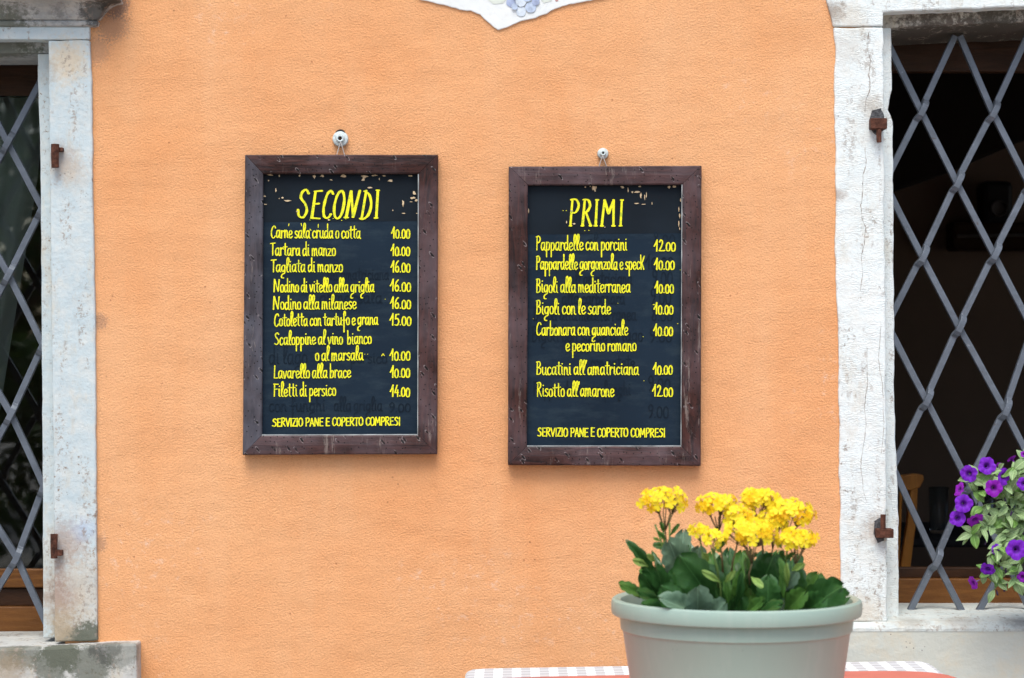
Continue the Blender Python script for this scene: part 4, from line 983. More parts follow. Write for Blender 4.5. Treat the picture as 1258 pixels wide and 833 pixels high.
# ------------------------------------------------------------------ table, cloths
def tz(x): return .740+.018*(x-(-.1014))/1.023
TX0, TX1, TY0, TY1 = -.1014, .9217, -1.62, -.43
tb = thing('cafe_table', 'small square table under the potted plant, covered by two cloths', 'table', ((TX0+TX1)/2, (TY0+TY1)/2, 0))
bm = bmesh.new(); v = box(bm, TX0+.01, TX1-.01, TY0+.01, TY1-.01, .70, .74)
for q in bm.verts: q.co.z = tz(q.co.x)-(.004 if q.co.z > .72 else .035)
obj('table_top', bm, MAT['dark_wood'], tb)
for x in (TX0+.07, TX1-.07):
    for y in (TY0+.07, TY1-.07):
        bm = bmesh.new(); tube(bm, [(x, y, tz(x)-.035), (x, y, 0)], [.025,.02], 10); obj('leg', bm, MAT['dark_wood'], tb)
def cloth(name, x0, x1, y0, y1, dz, drop, rnd, mat, label, wob, back=True):
    """top sheet with a soft fold over the edges and a hanging skirt"""
    bm = bmesh.new(); nx = 60; ny = 40
    outline = []
    def ring(off, z0, amp, ph):
        r = []; cr = rnd
        for k in range(160):
            a = 2*PI*k/160; ca, sa = math.cos(a), math.sin(a); e = 34 if rnd < .03 else 8
            q = (abs(ca)**e+abs(sa)**e)**(-1/e)
            wv = amp*(math.sin(k*.55+ph)+.6*math.sin(k*.31+1))
            x = (x0+x1)/2+((x1-x0)/2+off+wv)*ca*q; y = (y0+y1)/2+((y1-y0)/2+off+wv)*sa*q
            r.append((x, y, tz(x)+dz+z0))
        return r
    levels = [(-.012, 0, 0), (-.003, -.0008, 0), (.001, -.005, 0), (.003, -.03, .0015), (.008, -drop*.5, .006), (.012, -drop, .010)]
    rs = [[bm.verts.new(p) for p in ring(o_, z, am, 0)] for o_, z, am in levels]
    bm.faces.new(rs[0])
    for a, b in zip(rs, rs[1:]):
        for k in range(160): bm.faces.new((a[k], a[(k+1) % 160], b[(k+1) % 160], b[k]))
    bmesh.ops.triangulate(bm, faces=[f for f in bm.faces if len(f.verts) > 4])
    o = obj(name, bm, MAT[mat], org=Vector((x0, y1, .74)), smooth=True); tag(o, label, 'tablecloth'); 
    return o
cloth('tablecloth', TX0, TX1, TY0, TY1, 0.0, .24, .02, 'gingham', 'grey and white gingham tablecloth, lying under the red one', .01)
cloth('tablecloth', TX0-.014, TX1+.018, TY0-.014, -.605, .0045, .12, .05, 'red_cloth', 'plain faded red overlay cloth under the sage green pot', .01)

# ------------------------------------------------------------------ pot
PC = Vector((.413, -1.3, 0)); pz = tz(PC.x)+.0062
bm = bmesh.new()
prof = [(0, pz), (.176, pz), (.180, pz+.004), (.196, .8405), (.2085, .9270), (.2105, .9300), (.2125, .9318), (.2150, .9592), (.2262, .9586), (.2284, .9600), (.2300, .9660), (.2302, .9795), (.2286, .9855), (.2245, .9884), (.2180, .9878), (.2130, .9850), (.2105, .9780), (.2085, .9500), (.19, .86), (.172, pz+.008), (0, pz+.008)]
lathe(bm, prof, PC, 128)
pot = obj('flower_pot', bm, MAT['pot'], org=Vector((PC.x, PC.y, pz)), smooth=True); pot.data.set_sharp_from_angle(angle=math.radians(38))
tag(pot, 'wide round sage green plastic pot with rolled rim on the red cloth', 'flower pot')
bm = bmesh.new(); rows = []
for j in range(12):
    r = .2075*j/11; 
    rows.append([bm.verts.new((PC.x+r*math.cos(2*PI*k/40), PC.y+r*math.sin(2*PI*k/40), .945+mnoise.noise(Vector((r*40*math.cos(2*PI*k/40), r*40*math.sin(2*PI*k/40), 0)))*.006)) for k in range(40)] if j else [bm.verts.new((PC.x, PC.y, .945))])
for k in range(40): bm.faces.new((rows[0][0], rows[1][k], rows[1][(k+1) % 40]))
for a, b in zip(rows[1:], rows[2:]):
    for k in range(40): bm.faces.new((a[k], a[(k+1) % 40], b[(k+1) % 40], b[k]))
so_ = obj('potting_soil', bm, MAT['soil'], org=Vector((PC.x, PC.y, .945)), smooth=True); so_['kind'] = 'stuff'; tag(so_, 'dark potting soil inside the sage green pot', 'soil')

# ------------------------------------------------------------------ kalanchoe
def leaf_mesh(name, kind, seed, scal=.07, nsc=5, curl=.2, fold=.12, wide=.5, tip=.7):
    rr = random.Random(seed); nu, nv = (44, 10) if kind == 'kal' else (14, 8); vs = []; fs = []
    ph = rr.uniform(0, 6)
    for i in range(nu+1):
        u = i/nu
        if kind == 'kal': wd = wide*((.10+.90*math.sin(PI/2*min(1, u/.58))**1.2) if u < .58 else math.sqrt(max(.0004, 1-((u-.58)/.425)**2)))
        else: wd = (math.sin(PI*min(1, u*.97+.02))**.85)*wide
        sc_ = 1+scal*(abs(math.sin((u**1.3)*PI*nsc+.5))-.6)*1.7*min(1, (u-.2)*4) if u > .2 else 1
        for j in range(nv+1):
            v = j/nv*2-1
            e = sc_ if abs(v) > .75 else 1+(sc_-1)*abs(v)
            x = v*wd*e; y = u*(1+(scal*.5*(math.cos(v*PI*2.2)-1)*u*u))
            z = -curl*u*u+fold*abs(v)*wd*1.2+.03*math.sin(u*9+ph)*v*v+.02*math.sin(v*5+ph+u*4)
            vs.append((x, y, z))
    for i in range(nu):
        for j in range(nv):
            a = i*(nv+1)+j; fs.append((a, a+1, a+nv+2, a+nv+1))
    me = bpy.data.meshes.new(name); me.from_pydata(vs, [], fs); me.polygons.foreach_set('use_smooth', [True]*len(fs)); return me
LM = {}
for k in range(4):
    for mm in ('leaf_dark', 'leaf_mid', 'leaf_blue', 'leaf_young'):
        me = leaf_mesh('kalanchoe_leaf', 'kal', 10+k, .115 if mm != 'leaf_young' else .0, 4+k % 2, .04+.035*k, .06+.05*(k % 2)); me.materials.append(MAT[mm]); LM[mm, k] = me
def put(name, me, parent, B, Tt, nrm, width, thick=1.0):
    y = (Tt-B); L = y.length; y.normalize(); x = y.cross(nrm)
    if x.length < 1e-3: x = Vector((1,0,0))
    x.normalize(); z = x.cross(y)
    sx = width
    m_ = Matrix(((x.x*sx, y.x*L, z.x*L*thick, 0), (x.y*sx, y.y*L, z.y*L*thick, 0), (x.z*sx, y.z*L, z.z*L*thick, 0), (0,0,0,1)))
    o = bpy.data.objects.new(name, me); C.objects.link(o); o.parent = parent
    m_.translation = B-ORG[parent.name]
    o.matrix_local = m_; ORG[o.name] = B
    return o
def K(cx, cy, Y=-1.3): return S(740+cx/3.168, 570+cy/3.168, Y)     # crop coordinates of my notes
kdef = [('yellow-flowered kalanchoe at the left of the green pot, one flower head held tall', (235,520)), ('yellow-flowered kalanchoe in the middle of the pot, with big dark leaves', (480,540)), ('yellow-flowered kalanchoe at the right of the pot, a broad leaf overhanging the rim', (740,545))]
KP = []
for lb, (cx, cy) in kdef:
    b = K(cx, cy, -1.3); b.z = .945; KP.append(thing('kalanchoe_plant', lb, 'potted plant', b, 'kalanchoes in the green pot'))
FR = Vector((0,-1,.25))
def kl(p, b, t, wpx, mm, k=0, Yb=-1.35, Yt=-1.42, n=FR):
    B = K(b[0], b[1], Yb); Tt = K(t[0], t[1], Yt)
    if B.z < .95: B.z = .95
    put('leaf', LM[mm, k], KP[p], B, Tt, Vector(n), wpx/3.168*4.15/FPX*1.16)
# hand-placed leaves, from the back to the front
kl(0,(300,470),(318,250),70,'leaf_blue',0,-1.2,-1.2)
kl(0,(330,480),(262,300),105,'leaf_blue',1,-1.33,-1.40)
kl(0,(340,440),(385,325),70,'leaf_blue',2,-1.33,-1.36,(.3,-1,.3))
kl(0,(235,500),(112,296),42,'leaf_dark',3,-1.3,-1.34,(.5,-1,.1))
kl(0,(230,480),(200,330),32,'leaf_dark',1,-1.25,-1.22,(.6,-1,0))
kl(0,(180,400),(120,372),26,'leaf_young',0,-1.32,-1.34)
kl(0,(170,520),(64,462),50,'leaf_mid',0,-1.3,-1.33,(-.2,-1,.8))
kl(0,(240,560),(150,420),60,'leaf_dark',0,-1.33,-1.38,(-.2,-1,.4))
kl(0,(250,540),(215,405),62,'leaf_dark',2,-1.36,-1.42,(0,-1,.3))
kl(0,(250,560),(135,488),62,'leaf_dark',0,-1.34,-1.40,(-.2,-.8,.6))
kl(0,(280,585),(165,535),56,'leaf_dark',1,-1.36,-1.43,(-.1,-.8,.7))
kl(0,(205,380),(178,355),22,'leaf_young',1,-1.35,-1.38)
kl(0,(270,330),(195,312),26,'leaf_mid',1,-1.3,-1.3)
kl(0,(275,345),(228,315),30,'leaf_mid',2,-1.3,-1.3)
kl(1,(440,550),(300,355),118,'leaf_dark',0,-1.38,-1.44,(-.15,-1,.2))
kl(1,(470,560),(400,395),90,'leaf_dark',2,-1.36,-1.38)
kl(1,(470,560),(465,350),60,'leaf_dark',1,-1.25,-1.25)
kl(1,(510,560),(520,340),66,'leaf_dark',3,-1.22,-1.22,(.3,-1,0))
kl(1,(560,560),(560,330),70,'leaf_mid',0,-1.18,-1.16)
kl(1,(400,610),(250,508),80,'leaf_blue',3,-1.42,-1.49,(0,-1,.7))
kl(1,(370,620),(375,487),96,'leaf_blue',1,-1.43,-1.50,(0,-1,.6))
kl(1,(400,620),(478,535),72,'leaf_blue',0,-1.43,-1.49,(.1,-1,.6))
kl(1,(590,545),(672,352),128,'leaf_dark',1,-1.36,-1.40,(.1,-1,.15))
kl(1,(570,560),(580,365),60,'leaf_mid',3,-1.33,-1.34,(.7,-1,.1))
kl(1,(500,590),(558,430),44,'leaf_dark',2,-1.42,-1.47,(.8,-1,.1))
kl(1,(520,595),(535,410),40,'leaf_mid',1,-1.4,-1.44,(-.8,-1,.1))
kl(1,(540,600),(628,520),46,'leaf_mid',0,-1.42,-1.50,(-.2,-.8,.6))
kl(1,(580,600),(688,528),64,'leaf_dark',2,-1.42,-1.49,(.1,-.7,.7))
kl(1,(488,545),(485,450),30,'leaf_mid',2,-1.44,-1.46)
kl(1,(462,463),(390,416),24,'leaf_young',0,-1.45,-1.48)
kl(1,(475,463),(512,420),20,'leaf_young',1,-1.45,-1.48)
kl(1,(578,438),(622,475),24,'leaf_young',2,-1.46,-1.49)
kl(1,(410,380),(395,352),26,'leaf_young',3,-1.4,-1.42)
kl(1,(460,345),(440,318),18,'leaf_young',1,-1.4,-1.42)
kl(2,(750,590),(940,470),120,'leaf_dark',0,-1.33,-1.40,(.1,-1,.55))
kl(2,(780,560),(845,425),84,'leaf_mid',2,-1.28,-1.30,(.1,-1,.3))
kl(2,(800,580),(955,500),90,'leaf_dark',1,-1.3,-1.36,(.2,-.8,.7))
kl(2,(720,570),(770,410),72,'leaf_dark',3,-1.33,-1.36,(0,-1,.3))
kl(2,(740,480),(770,345),50,'leaf_dark',0,-1.2,-1.2,(.3,-1,.2))
kl(2,(700,500),(755,425),44,'leaf_blue',2,-1.38,-1.42,(0,-1,.3))
kl(2,(700,590),(785,495),70,'leaf_mid',1,-1.4,-1.46,(.2,-.9,.6))
kl(1,(330,600),(230,470),84,'leaf_dark',0,-1.40,-1.44,(0,-1,.3))
kl(0,(300,560),(285,400),70,'leaf_dark',1,-1.37,-1.38)
kl(1,(640,600),(650,440),80,'leaf_dark',3,-1.40,-1.43)
kl(2,(760,600),(860,520),90,'leaf_dark',1,-1.40,-1.47,(.1,-1,.5))
for (p_, b_, t_, w_, m_, k_) in ((1,(440,540),(425,335),72,'leaf_mid',1),(1,(500,540),(500,318),70,'leaf_dark',2),(1,(545,540),(545,330),76,'leaf_mid',0),(2,(620,540),(638,330),80,'leaf_dark',3),(2,(680,540),(690,330),70,'leaf_mid',1),(2,(740,540),(740,360),74,'leaf_dark',0),(0,(330,540),(345,310),76,'leaf_dark',1),(0,(180,540),(170,390),60,'leaf_mid',2),(2,(820,560),(880,440),80,'leaf_mid',3)):
    kl(p_, b_, t_, w_, m_, k_, -1.24, -1.22, (R.uniform(-.3,.3), -1, .1))
kl(2,(650,580),(700,380),66,'leaf_dark',2,-1.3,-1.32)
kl(2,(700,520),(705,370),38,'leaf_mid',3,-1.4,-1.42,(.7,-1,.1))
kl(2,(735,415),(782,390),22,'leaf_young',1,-1.42,-1.46)
kl(2,(720,480),(718,395),20,'leaf_young',2,-1.4,-1.43)
kl(2,(690,420),(700,335),26,'leaf_mid',1,-1.36,-1.38)
# fillers low in the pot
for i in range(46):
    p = R.choice([0, 0, 1, 1, 2, 2]); a = R.uniform(0, 2*PI); rad = R.uniform(.02, .15)
    B = Vector((PC.x+rad*math.cos(a)*.9, PC.y+rad*math.sin(a)*.8+.01, .95)); 
    d = Vector((math.cos(a)*R.uniform(.3, 1), math.sin(a)*R.uniform(.2, .8), R.uniform(.5, 1.3))).normalized()
    hgt = R.uniform(.05, .085)*(1.0 if rad < .1 else .75)
    q = B+d*hgt
    lim = .187
    dx, dy = q.x-PC.x, q.y-PC.y; rr_ = math.hypot(dx, dy)
    if rr_ > lim: q.x = PC.x+dx*lim/rr_; q.y = PC.y+dy*lim/rr_
    put('leaf', LM[R.choice(['leaf_dark', 'leaf_dark', 'leaf_mid']), R.randrange(4)], KP[p], B, q, Vector((d.x*.3, -1, .6)), R.uniform(.03, .05))
# flowers
def kal_flower(seed, mat):
    rr = random.Random(seed); vs = []; fs = []; nl = 4 + (seed % 2)
    for k in range(nl):
        a = 2*PI*k/nl+rr.uniform(-.12, .12); L = rr.uniform(.92, 1.1); w_ = .45 if nl == 4 else .38
        pts = [(0,0,0), (.35,-w_*.6,.10), (.72,-w_,.12), (1.0,0,rr.uniform(-.02,.1)), (.72,w_,.12), (.35,w_*.6,.10), (.6,0,.02)]
        b = len(vs)
        for (x, y, z) in pts: vs.append(((x*math.cos(a)-y*math.sin(a))*L, (x*math.sin(a)+y*math.cos(a))*L, z*1.2+.1*x))
        for t in ((0,1,6),(1,2,6),(2,3,6),(3,4,6),(4,5,6),(5,0,6)): fs.append(tuple(b+q for q in t))
    b = len(vs)   # tube below
    for z, r in ((.02,.13),(-.5,.16),(-.9,.10)):
        for k in range(5): vs.append((r*math.cos(2*PI*k/5), r*math.sin(2*PI*k/5), z))
    for j in range(2):
        for k in range(5): fs.append((b+j*5+k, b+j*5+(k+1) % 5, b+(j+1)*5+(k+1) % 5, b+(j+1)*5+k))
    me = bpy.data.meshes.new('kalanchoe_flower'); me.from_pydata(vs, [], fs); me.materials.append(MAT[mat])
    me.polygons.foreach_set('use_smooth', [True]*len(fs)); return me
KF = [kal_flower(s, 'kal' if s % 7 else 'kal2') for s in range(8)]
def bud_mesh():
    bm = bmesh.new(); bmesh.ops.create_icosphere(bm, subdivisions=1, radius=1); 
    for v in bm.verts: v.co.z *= 1.9
    me = bpy.data.meshes.new('bud'); bm.to_mesh(me); bm.free(); me.materials.append(MAT['bud']); return me
BUD = bud_mesh()
def cluster(p, cx, cy, rx, ry, n, stem, Y=-1.36, dp=.8):
    par = KP[p]; n = int(n*1.08); c = K(cx, cy+ry*.12, Y); k = 4.14/FPX/3.168; a3 = rx*1.0*k; c3 = ry*.95*k; b3 = a3*dp
    anchor = K(cx+(stem[0]-cx)*.3, cy+ry+(62 if n > 12 else 26), Y+.01); base = K(stem[0], stem[1], Y+.03); base.z = max(base.z, .95)
    bm = bmesh.new(); mid = anchor.lerp(base, .5)+Vector((R.uniform(-.004,.004), 0, 0))
    tube(bm, [base, mid, anchor], [.0022,.0018,.0016], 6)
    # a pair of small bracts on the stalk and the forks
    fl = []; ga = PI*(3-5**.5)
    for i in range(n):
        z = 1-(i+.5)/n*1.45; rr_ = math.sqrt(max(0, 1-z*z)); th = ga*i*1.0+R.uniform(-.25, .25)
        d = Vector((rr_*math.cos(th), rr_*math.sin(th), z))
        if d.y > .55 and R.random() < .5: d.y = -d.y
        s = R.uniform(.74, 1.16); q = c+Vector((d.x*a3*s, d.y*b3*s, d.z*c3*s)); fl.append((q, d))
    forks = [anchor.lerp(c+Vector((R.uniform(-.6,.6)*a3, R.uniform(-.5,.3)*b3, -.1*c3)), .62) for _ in range(8 if n > 12 else 3)]
    for f in forks: tube(bm, [anchor, anchor.lerp(f, .5)+Vector((0, -.001, -.001)), f], [.0014,.0012,.0011], 5)
    for q, d in fl:
        f = min(forks, key=lambda v: (v-q).length); e = q-d*.006
        tube(bm, [f, f.lerp(e, .5)+Vector((0,0,-.002)), e], [.0009,.0008,.0009], 4)
    st = obj('flower_stalk', bm, MAT['stem_brown'] if n > 12 else MAT['stem'], par, smooth=True)
    for q, d in fl:
        dj = (d+Vector((R.uniform(-.25,.25), R.uniform(-.7,-.1), R.uniform(-.1,.3)))).normalized()
        sz = R.uniform(.0088, .0118)
        if R.random() < .06:
            rot = dj.to_track_quat('Z', 'Y').to_matrix().to_4x4(); o = bpy.data.objects.new('bud', BUD); s = .0022
        else:
            rot = dj.to_track_quat('Z', 'Y').to_matrix().to_4x4() @ Matrix.Rotation(R.uniform(0, 6), 4, 'Z'); o = bpy.data.objects.new('flower', R.choice(KF)); s = sz
        C.objects.link(o); o.parent = st; m_ = rot @ Matrix.Scale(s, 4); m_.translation = q-ORG[st.name]; o.matrix_local = m_
cluster(0, 240, 138, 90, 60, 32, (255,420), -1.36)
cluster(1, 374, 258, 36, 18, 9, (400,450), -1.42)
cluster(1, 428, 292, 33, 33, 11, (450,480), -1.45)
cluster(1, 445, 158, 74, 46, 30, (470,440), -1.36)
cluster(1, 535, 205, 60, 48, 26, (500,440), -1.38)
cluster(1, 585, 268, 98, 58, 52, (575,470), -1.42)
cluster(2, 612, 138, 74, 44, 34, (620,430), -1.33)
cluster(2, 665, 222, 54, 44, 20, (660,430), -1.35)
cluster(2, 730, 192, 90, 58, 46, (700,440), -1.34)
cluster(2, 760, 292, 68, 38, 28, (730,450), -1.40)
# a few bracts and thin stalks
for p, pts in ((0, [(255,470),(250,380),(225,290),(205,235)]), (0, [(262,470),(266,380),(262,290),(262,230)]), (0, [(258,470),(245,400),(240,300),(235,230)]), (1, [(462,560),(460,480),(440,380),(425,330)]), (1, [(578,540),(576,460),(578,380),(580,330)]), (2, [(715,520),(712,440),(716,370),(720,320)])):
    bm = bmesh.new(); tube(bm, [K(x, y, -1.37) if K(x, y).z > .95 else Vector((K(x,y).x, -1.37, .95)) for x, y in pts], .0019, 6); obj('stem', bm, MAT['stem'], KP[p], smooth=True)
for p, b, t, w_, mm in ((0,(250,300),(215,262),16,'leaf_mid'),(0,(262,280),(300,232),14,'leaf_mid'),(0,(240,270),(225,225),12,'leaf_mid'),(0,(225,300),(200,288),12,'leaf_young'),(1,(460,330),(480,290),14,'leaf_mid'),(1,(578,370),(560,340),16,'leaf_young'),(1,(578,370),(600,345),14,'leaf_mid'),(2,(716,370),(745,345),16,'leaf_mid'),(2,(700,330),(680,300),14,'leaf_young')):
    kl(p, b, t, w_, mm, 0, -1.38, -1.4)

# ------------------------------------------------------------------ petunias in a hanging planter at the right
def Pp(cx, cy, Y=-.12): return S(1140+cx/3.79, 540+cy/3.79, Y)
pl_c = S(1285, 690, -.10)
hb = thing('hanging_planter', 'dark grey flower planter hung on the right grille, mostly past the edge behind petunias', 'planter', (pl_c.x, pl_c.y, pl_c.z-.08))
bm = bmesh.new(); lathe(bm, [(0,-.08),(.055,-.08),(.06,-.076),(.085,.05),(.092,.052),(.092,.064),(.082,.064),(.080,.04),(0,.04)], Vector((pl_c.x, pl_c.y, pl_c.z)), 40); obj('planter_body', bm, MAT['black'], hb, smooth=True)
bm = bmesh.new(); tube(bm, [(pl_c.x, pl_c.y+.085, pl_c.z+.05), (pl_c.x, pl_c.y+.18, pl_c.z+.10), (pl_c.x, GY+.02, pl_c.z+.14), (pl_c.x, GY+.025, pl_c.z+.10)], .004, 8); obj('hanging_hook', bm, MAT['iron'], hb, smooth=True)
pt = thing('petunia_plant', 'trailing petunia with violet trumpet flowers and pale sage leaves before the right grille', 'flowering plant', (pl_c.x, pl_c.y, pl_c.z+.04))
def pet_flower(seed, mat, mback, open_=1):
    rr = random.Random(seed); nb = 40; vs = []; prof = [(.05,-1.15),(.09,-.8),(.13,-.45),(.22,-.18),(.45,-.02),(.75,.03),(1.0,.0)]
    for (r, z) in prof:
        for k in range(nb):
            a = 2*PI*k/nb; lobe = 1-.13*abs(math.cos(2.5*a))**6*(r**2)+.03*math.sin(a*3+seed)*r
            ruff = .07*math.sin(a*10+seed)*(r**4)+.06*math.sin(a*5+seed*2)*(r**2)
            q = r*lobe*(open_ if r > .3 else 1)
            vs.append((q*math.cos(a), q*math.sin(a), z+ruff+(1-open_)*r*.8))
    fs = []
    for j in range(len(prof)-1):
        for k in range(nb): fs.append((j*nb+k, j*nb+(k+1) % nb, (j+1)*nb+(k+1) % nb, (j+1)*nb+k))
    me = bpy.data.meshes.new('petunia_flower'); me.from_pydata(vs, [], fs); me.materials.append(MAT[mat]); me.materials.append(MAT[mback])
    for i, p in enumerate(me.polygons):
        p.use_smooth = True; p.material_index = 1 if i < 2*nb else 0
    return me
PF = [pet_flower(1, 'pet', 'pet_back'), pet_flower(2, 'pet2', 'pet_back'), pet_flower(5, 'pet', 'pet_back'), pet_flower(4, 'pet2', 'pet_back', .8)]
def pf(cx, cy, r, d, k=0, Y=-.20, name='flower', me=None, sc=1):
    d = Vector(d).normalized(); rot = d.to_track_quat('Z', 'Y').to_matrix().to_4x4() @ Matrix.Rotation(R.uniform(0, 6), 4, 'Z')
    s = r/3.79*(D0+Y)/FPX*sc; o = bpy.data.objects.new(name, me or PF[k]); C.objects.link(o); o.parent = pt
    m_ = rot @ Matrix.Scale(s, 4); m_.translation = Pp(cx, cy, Y)-ORG[pt.name]; o.matrix_local = m_; return o
pf(190,160,42,(-.5,-1,-.1),0,-.2); pf(275,122,43,(.05,-1,.15),2,-.21); pf(352,172,43,(.75,-1,.0),2,-.2); pf(306,226,42,(-.1,-1,.0),1,-.22)
pf(146,232,36,(-.9,-.35,.35),1,-.2); pf(166,298,44,(-.1,-1,.05),2,-.23); pf(138,366,40,(0,-1,.0),0,-.22); pf(220,374,42,(.2,-.6,-.6),1,-.21)
pf(318,512,27,(.35,-1,.1),0,-.2); pf(412,512,50,(0,-1,.05),2,-.23); pf(278,604,36,(-.2,-.45,-.3),0,-.2); pf(210,668,34,(-.9,-.4,-.35),1,-.2)
pf(445,205,32,(-.3,-1,0),0,-.22); pf(440,640,26,(-.4,-1,0),1,-.2); pf(446,68,16,(-.2,-1,.2),1,-.2); pf(335,122,22,(.5,.6,.5),3,-.14); pf(392,92,30,(-.5,.5,.9),3,-.14)
for (x, y, r) in ((520,150,44),(560,300,44),(500,420,42),(600,460,42),(540,600,40),(640,200,42),(630,620,36),(500,700,30)): pf(x, y, r, (R.uniform(-.4,.4), -1, R.uniform(-.2,.3)), R.randrange(3), -.22)
# buds and withered blooms
def wither():
    bm = bmesh.new(); tube(bm, [(0,0,0),(.1,.05,-.5),(.05,-.05,-1.0),(.12,0,-1.5)], [.10,.20,.28,.12], 8)
    me = bpy.data.meshes.new('withered_bloom'); bm.to_mesh(me); bm.free(); me.materials.append(MAT['withered']); me.polygons.foreach_set('use_smooth', [True]*len(me.polygons)); return me
WM = wither()
for (x, y, s) in ((357,270,26),(325,380,24),(205,430,24),(405,420,22),(362,590,26),(365,660,36),(390,330,20),(318,700,20),(300,560,16),(350,520,18),(270,470,16),(440,420,20),(230,290,16)):
    o = bpy.data.objects.new('withered_bloom', WM); C.objects.link(o); o.parent = pt; k = s/3.79*(D0-.16)/FPX
    m_ = Matrix.Rotation(R.uniform(-.3,.3), 4, 'Y') @ Matrix.Scale(k*.9, 4); m_.translation = Pp(x, y, -.17)-ORG[pt.name]; o.matrix_local = m_
PL = []
for k in range(4):
    me = leaf_mesh('petunia_leaf', 'pet', 40+k, 0, 1, .18+.12*k, .25, .26); me.materials.append(MAT['pet_leaf' if k % 4 else 'pet_leaf2']); PL.append(me)
PLn = leaf_mesh('petunia_sepal', 'pet', 50, 0, 1, .2, .2, .12); PLn.materials.append(MAT['pet_leaf'])
# trailing stems and leaves along them
trails = [[(520,330),(420,200),(330,150),(250,160),(200,190)],[(520,340),(400,250),(300,240),(210,240)],[(520,350),(400,300),(290,300),(230,330)],[(520,380),(400,360),(320,400),(230,420),(200,440)],[(520,400),(440,380),(390,420),(360,450)],
          [(540,430),(450,420),(400,450),(330,500),(290,540)],[(540,450),(430,530),(360,560),(300,600),(240,640)],[(540,470),(450,560),(380,600),(330,640),(310,700)],[(540,450),(460,500),(420,600),(400,660)],[(530,340),(440,260),(420,180),(400,130)],[(530,340),(500,240),(480,160),(450,90)],
          [(540,350),(470,300),(380,260),(340,200)],[(540,420),(640,520),(620,650)],[(540,350),(620,260),(600,160)],[(560,460),(530,580),(500,690)],[(540,400),(470,360),(430,330),(370,330)],[(560,330),(680,300),(740,400)],[(540,380),(460,400),(340,350),(280,400)]]
nl = 0
for tr in trails:
    bm = bmesh.new(); sm = smooth(tr, 4); Y0 = R.uniform(-.14, -.2)
    P_ = [Pp(x, y, -.10+(Y0+.10)*min(1, i/len(sm)*1.6)) for i, (x, y) in enumerate(sm)]
    tube(bm, P_, .0016, 5); obj('stem', bm, MAT['stem'], pt, smooth=True)
    for i, p in enumerate(P_):
        if i < 2: continue
        for s in range(R.choice([1, 1, 2])):
            if nl > 285: break
            t = P_[min(i+1, len(P_)-1)]-P_[i-1]; t.normalize()
            d = (t*R.uniform(-.2, .9)+Vector((R.uniform(-1, 1), R.uniform(-1, .2), R.uniform(-.9, .9)))).normalized()
            L = R.uniform(.026, .040)
            put('leaf', PLn if R.random() < .15 else R.choice(PL), pt, p, p+d*L, Vector((R.uniform(-.4,.4), -1, R.uniform(.1, 1))), L*R.uniform(.8, 1.25)); nl += 1
for i in range(95):
    x = R.gauss(420, 75); y = R.uniform(130, 440) if R.random() < .75 else R.uniform(440, 640)
    if x < 260 or nl > 295: continue
    p = Pp(x, y, R.uniform(-.19, -.10)); d = Vector((R.uniform(-1, .5), R.uniform(-1, 0), R.uniform(-.8, .6))).normalized(); L = R.uniform(.028, .042)
    put('leaf', R.choice(PL), pt, p, p+d*L, Vector((R.uniform(-.3,.3), -1, R.uniform(.2, 1))), L*R.uniform(.85, 1.25)); nl += 1

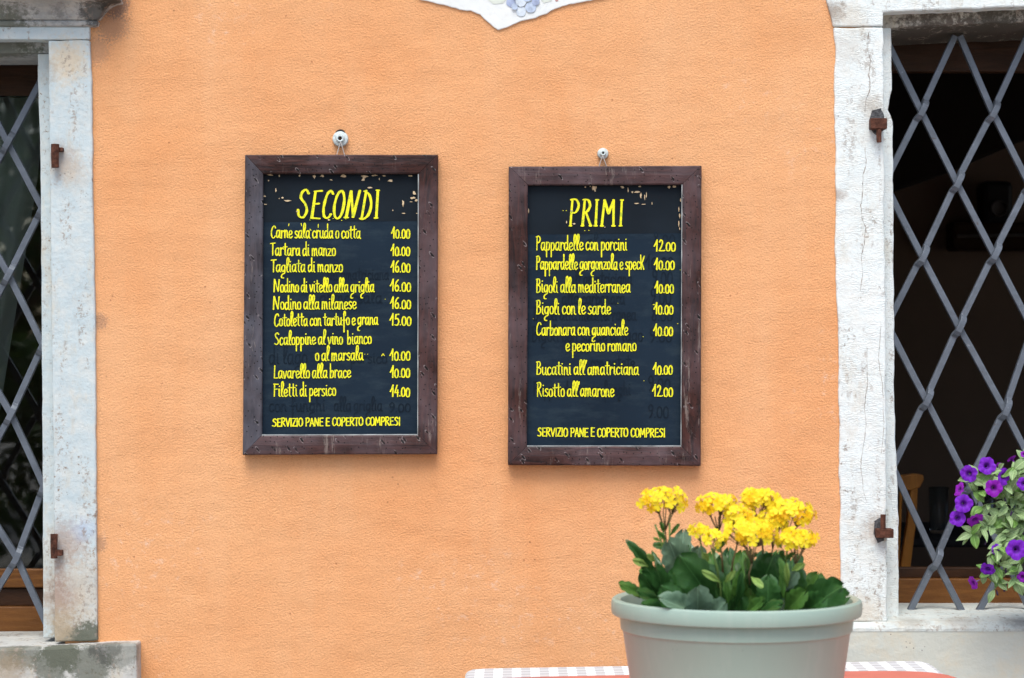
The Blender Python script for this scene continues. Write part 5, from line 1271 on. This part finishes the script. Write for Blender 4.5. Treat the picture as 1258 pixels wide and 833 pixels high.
# ------------------------------------------------------------------ trees across the street (they darken the reflections in the glass)
def tree(label, x, y, h, r, seed):
    rr = random.Random(seed); t = thing('street_tree', label, 'tree', (x, y, 0), 'trees across the street behind the viewer')
    bm = bmesh.new(); tube(bm, [(x, y, 0), (x+.05, y, h*.25), (x-.05, y+.05, h*.5), (x, y, h*.8)], [.2,.16,.12,.05], 10)
    for k in range(7):
        a = rr.uniform(0, 6.28); z = h*rr.uniform(.3, .55); tube(bm, [(x, y, z), (x+math.cos(a)*r*.4, y+math.sin(a)*r*.4, z+h*.12), (x+math.cos(a)*r*.75, y+math.sin(a)*r*.75, z+h*.2)], [.07,.05,.02], 6)
    obj('trunk', bm, MAT['bark'], t)
    vs = []; fs = []
    cl = [(Vector((rr.gauss(0,.42)*r, rr.gauss(0,.42)*r, h*.5+rr.gauss(0,.24)*h)), rr.uniform(.25,.5)*r*.7) for _ in range(26)]
    for c, cr in cl:
        for _ in range(330):
            d = Vector((rr.gauss(0,1), rr.gauss(0,1), rr.gauss(0,.8))); d.normalize(); p = c+d*cr*rr.uniform(.5, 1)
            u = Vector((rr.uniform(-1,1), rr.uniform(-1,1), rr.uniform(-1,1))).normalized()*.09; v = u.cross(Vector((rr.uniform(-1,1), rr.uniform(-1,1), rr.uniform(-1,1)))).normalized()*.05
            if p.z < .25: continue
            b = len(vs); vs += [p-u, p+v, p+u, p-v]; fs.append((b, b+1, b+2, b+3))
    me = bpy.data.meshes.new('crown'); me.from_pydata([tuple(v) for v in vs], [], fs)
    link('crown', me, MAT['foliage'], t)
tree('leafy tree across the street, nearest, seen only reflected in the left window', -5.0, -15, 5.0, 2.7, 1)
tree('leafy tree across the street at the far side, outside the picture', 5.5, -18, 6, 2.3, 2)
tree('low leafy tree farther back to the left across the street, outside the picture', -8.6, -17, 5.5, 2.6, 3)
rb_ = random.Random(5); vs = []; fs = []  # unseen hedge, added to darken what the left glass reflects
for _ in range(9000):
    p = Vector((rb_.uniform(-7.2, -1.6), -9.6+rb_.gauss(0, .22), 0)); p.z = .08+(1.35+.2*math.sin(p.x*3))*rb_.random()**.7
    u = Vector((rb_.uniform(-1,1), rb_.uniform(-1,1), rb_.uniform(-1,1))).normalized()*.06; v = u.cross(Vector((rb_.uniform(-1,1), rb_.uniform(-1,1), 1))).normalized()*.035
    b = len(vs); vs += [p-u-Vector((-4, -9.6, 0)), p+v-Vector((-4, -9.6, 0)), p+u-Vector((-4, -9.6, 0)), p-v-Vector((-4, -9.6, 0))]; fs.append((b, b+1, b+2, b+3))
me = bpy.data.meshes.new('hedge'); me.from_pydata([tuple(v) for v in vs], [], fs)
hg = link('hedge', me, MAT['foliage']); hg.location = (-4, -9.6, 0); tag(hg, 'dark green hedge added behind the viewer to darken the reflection in the left window', 'hedge')
tree('low leafy tree behind the viewer, outside the picture', -1.5, -20, 5.5, 2.4, 4)
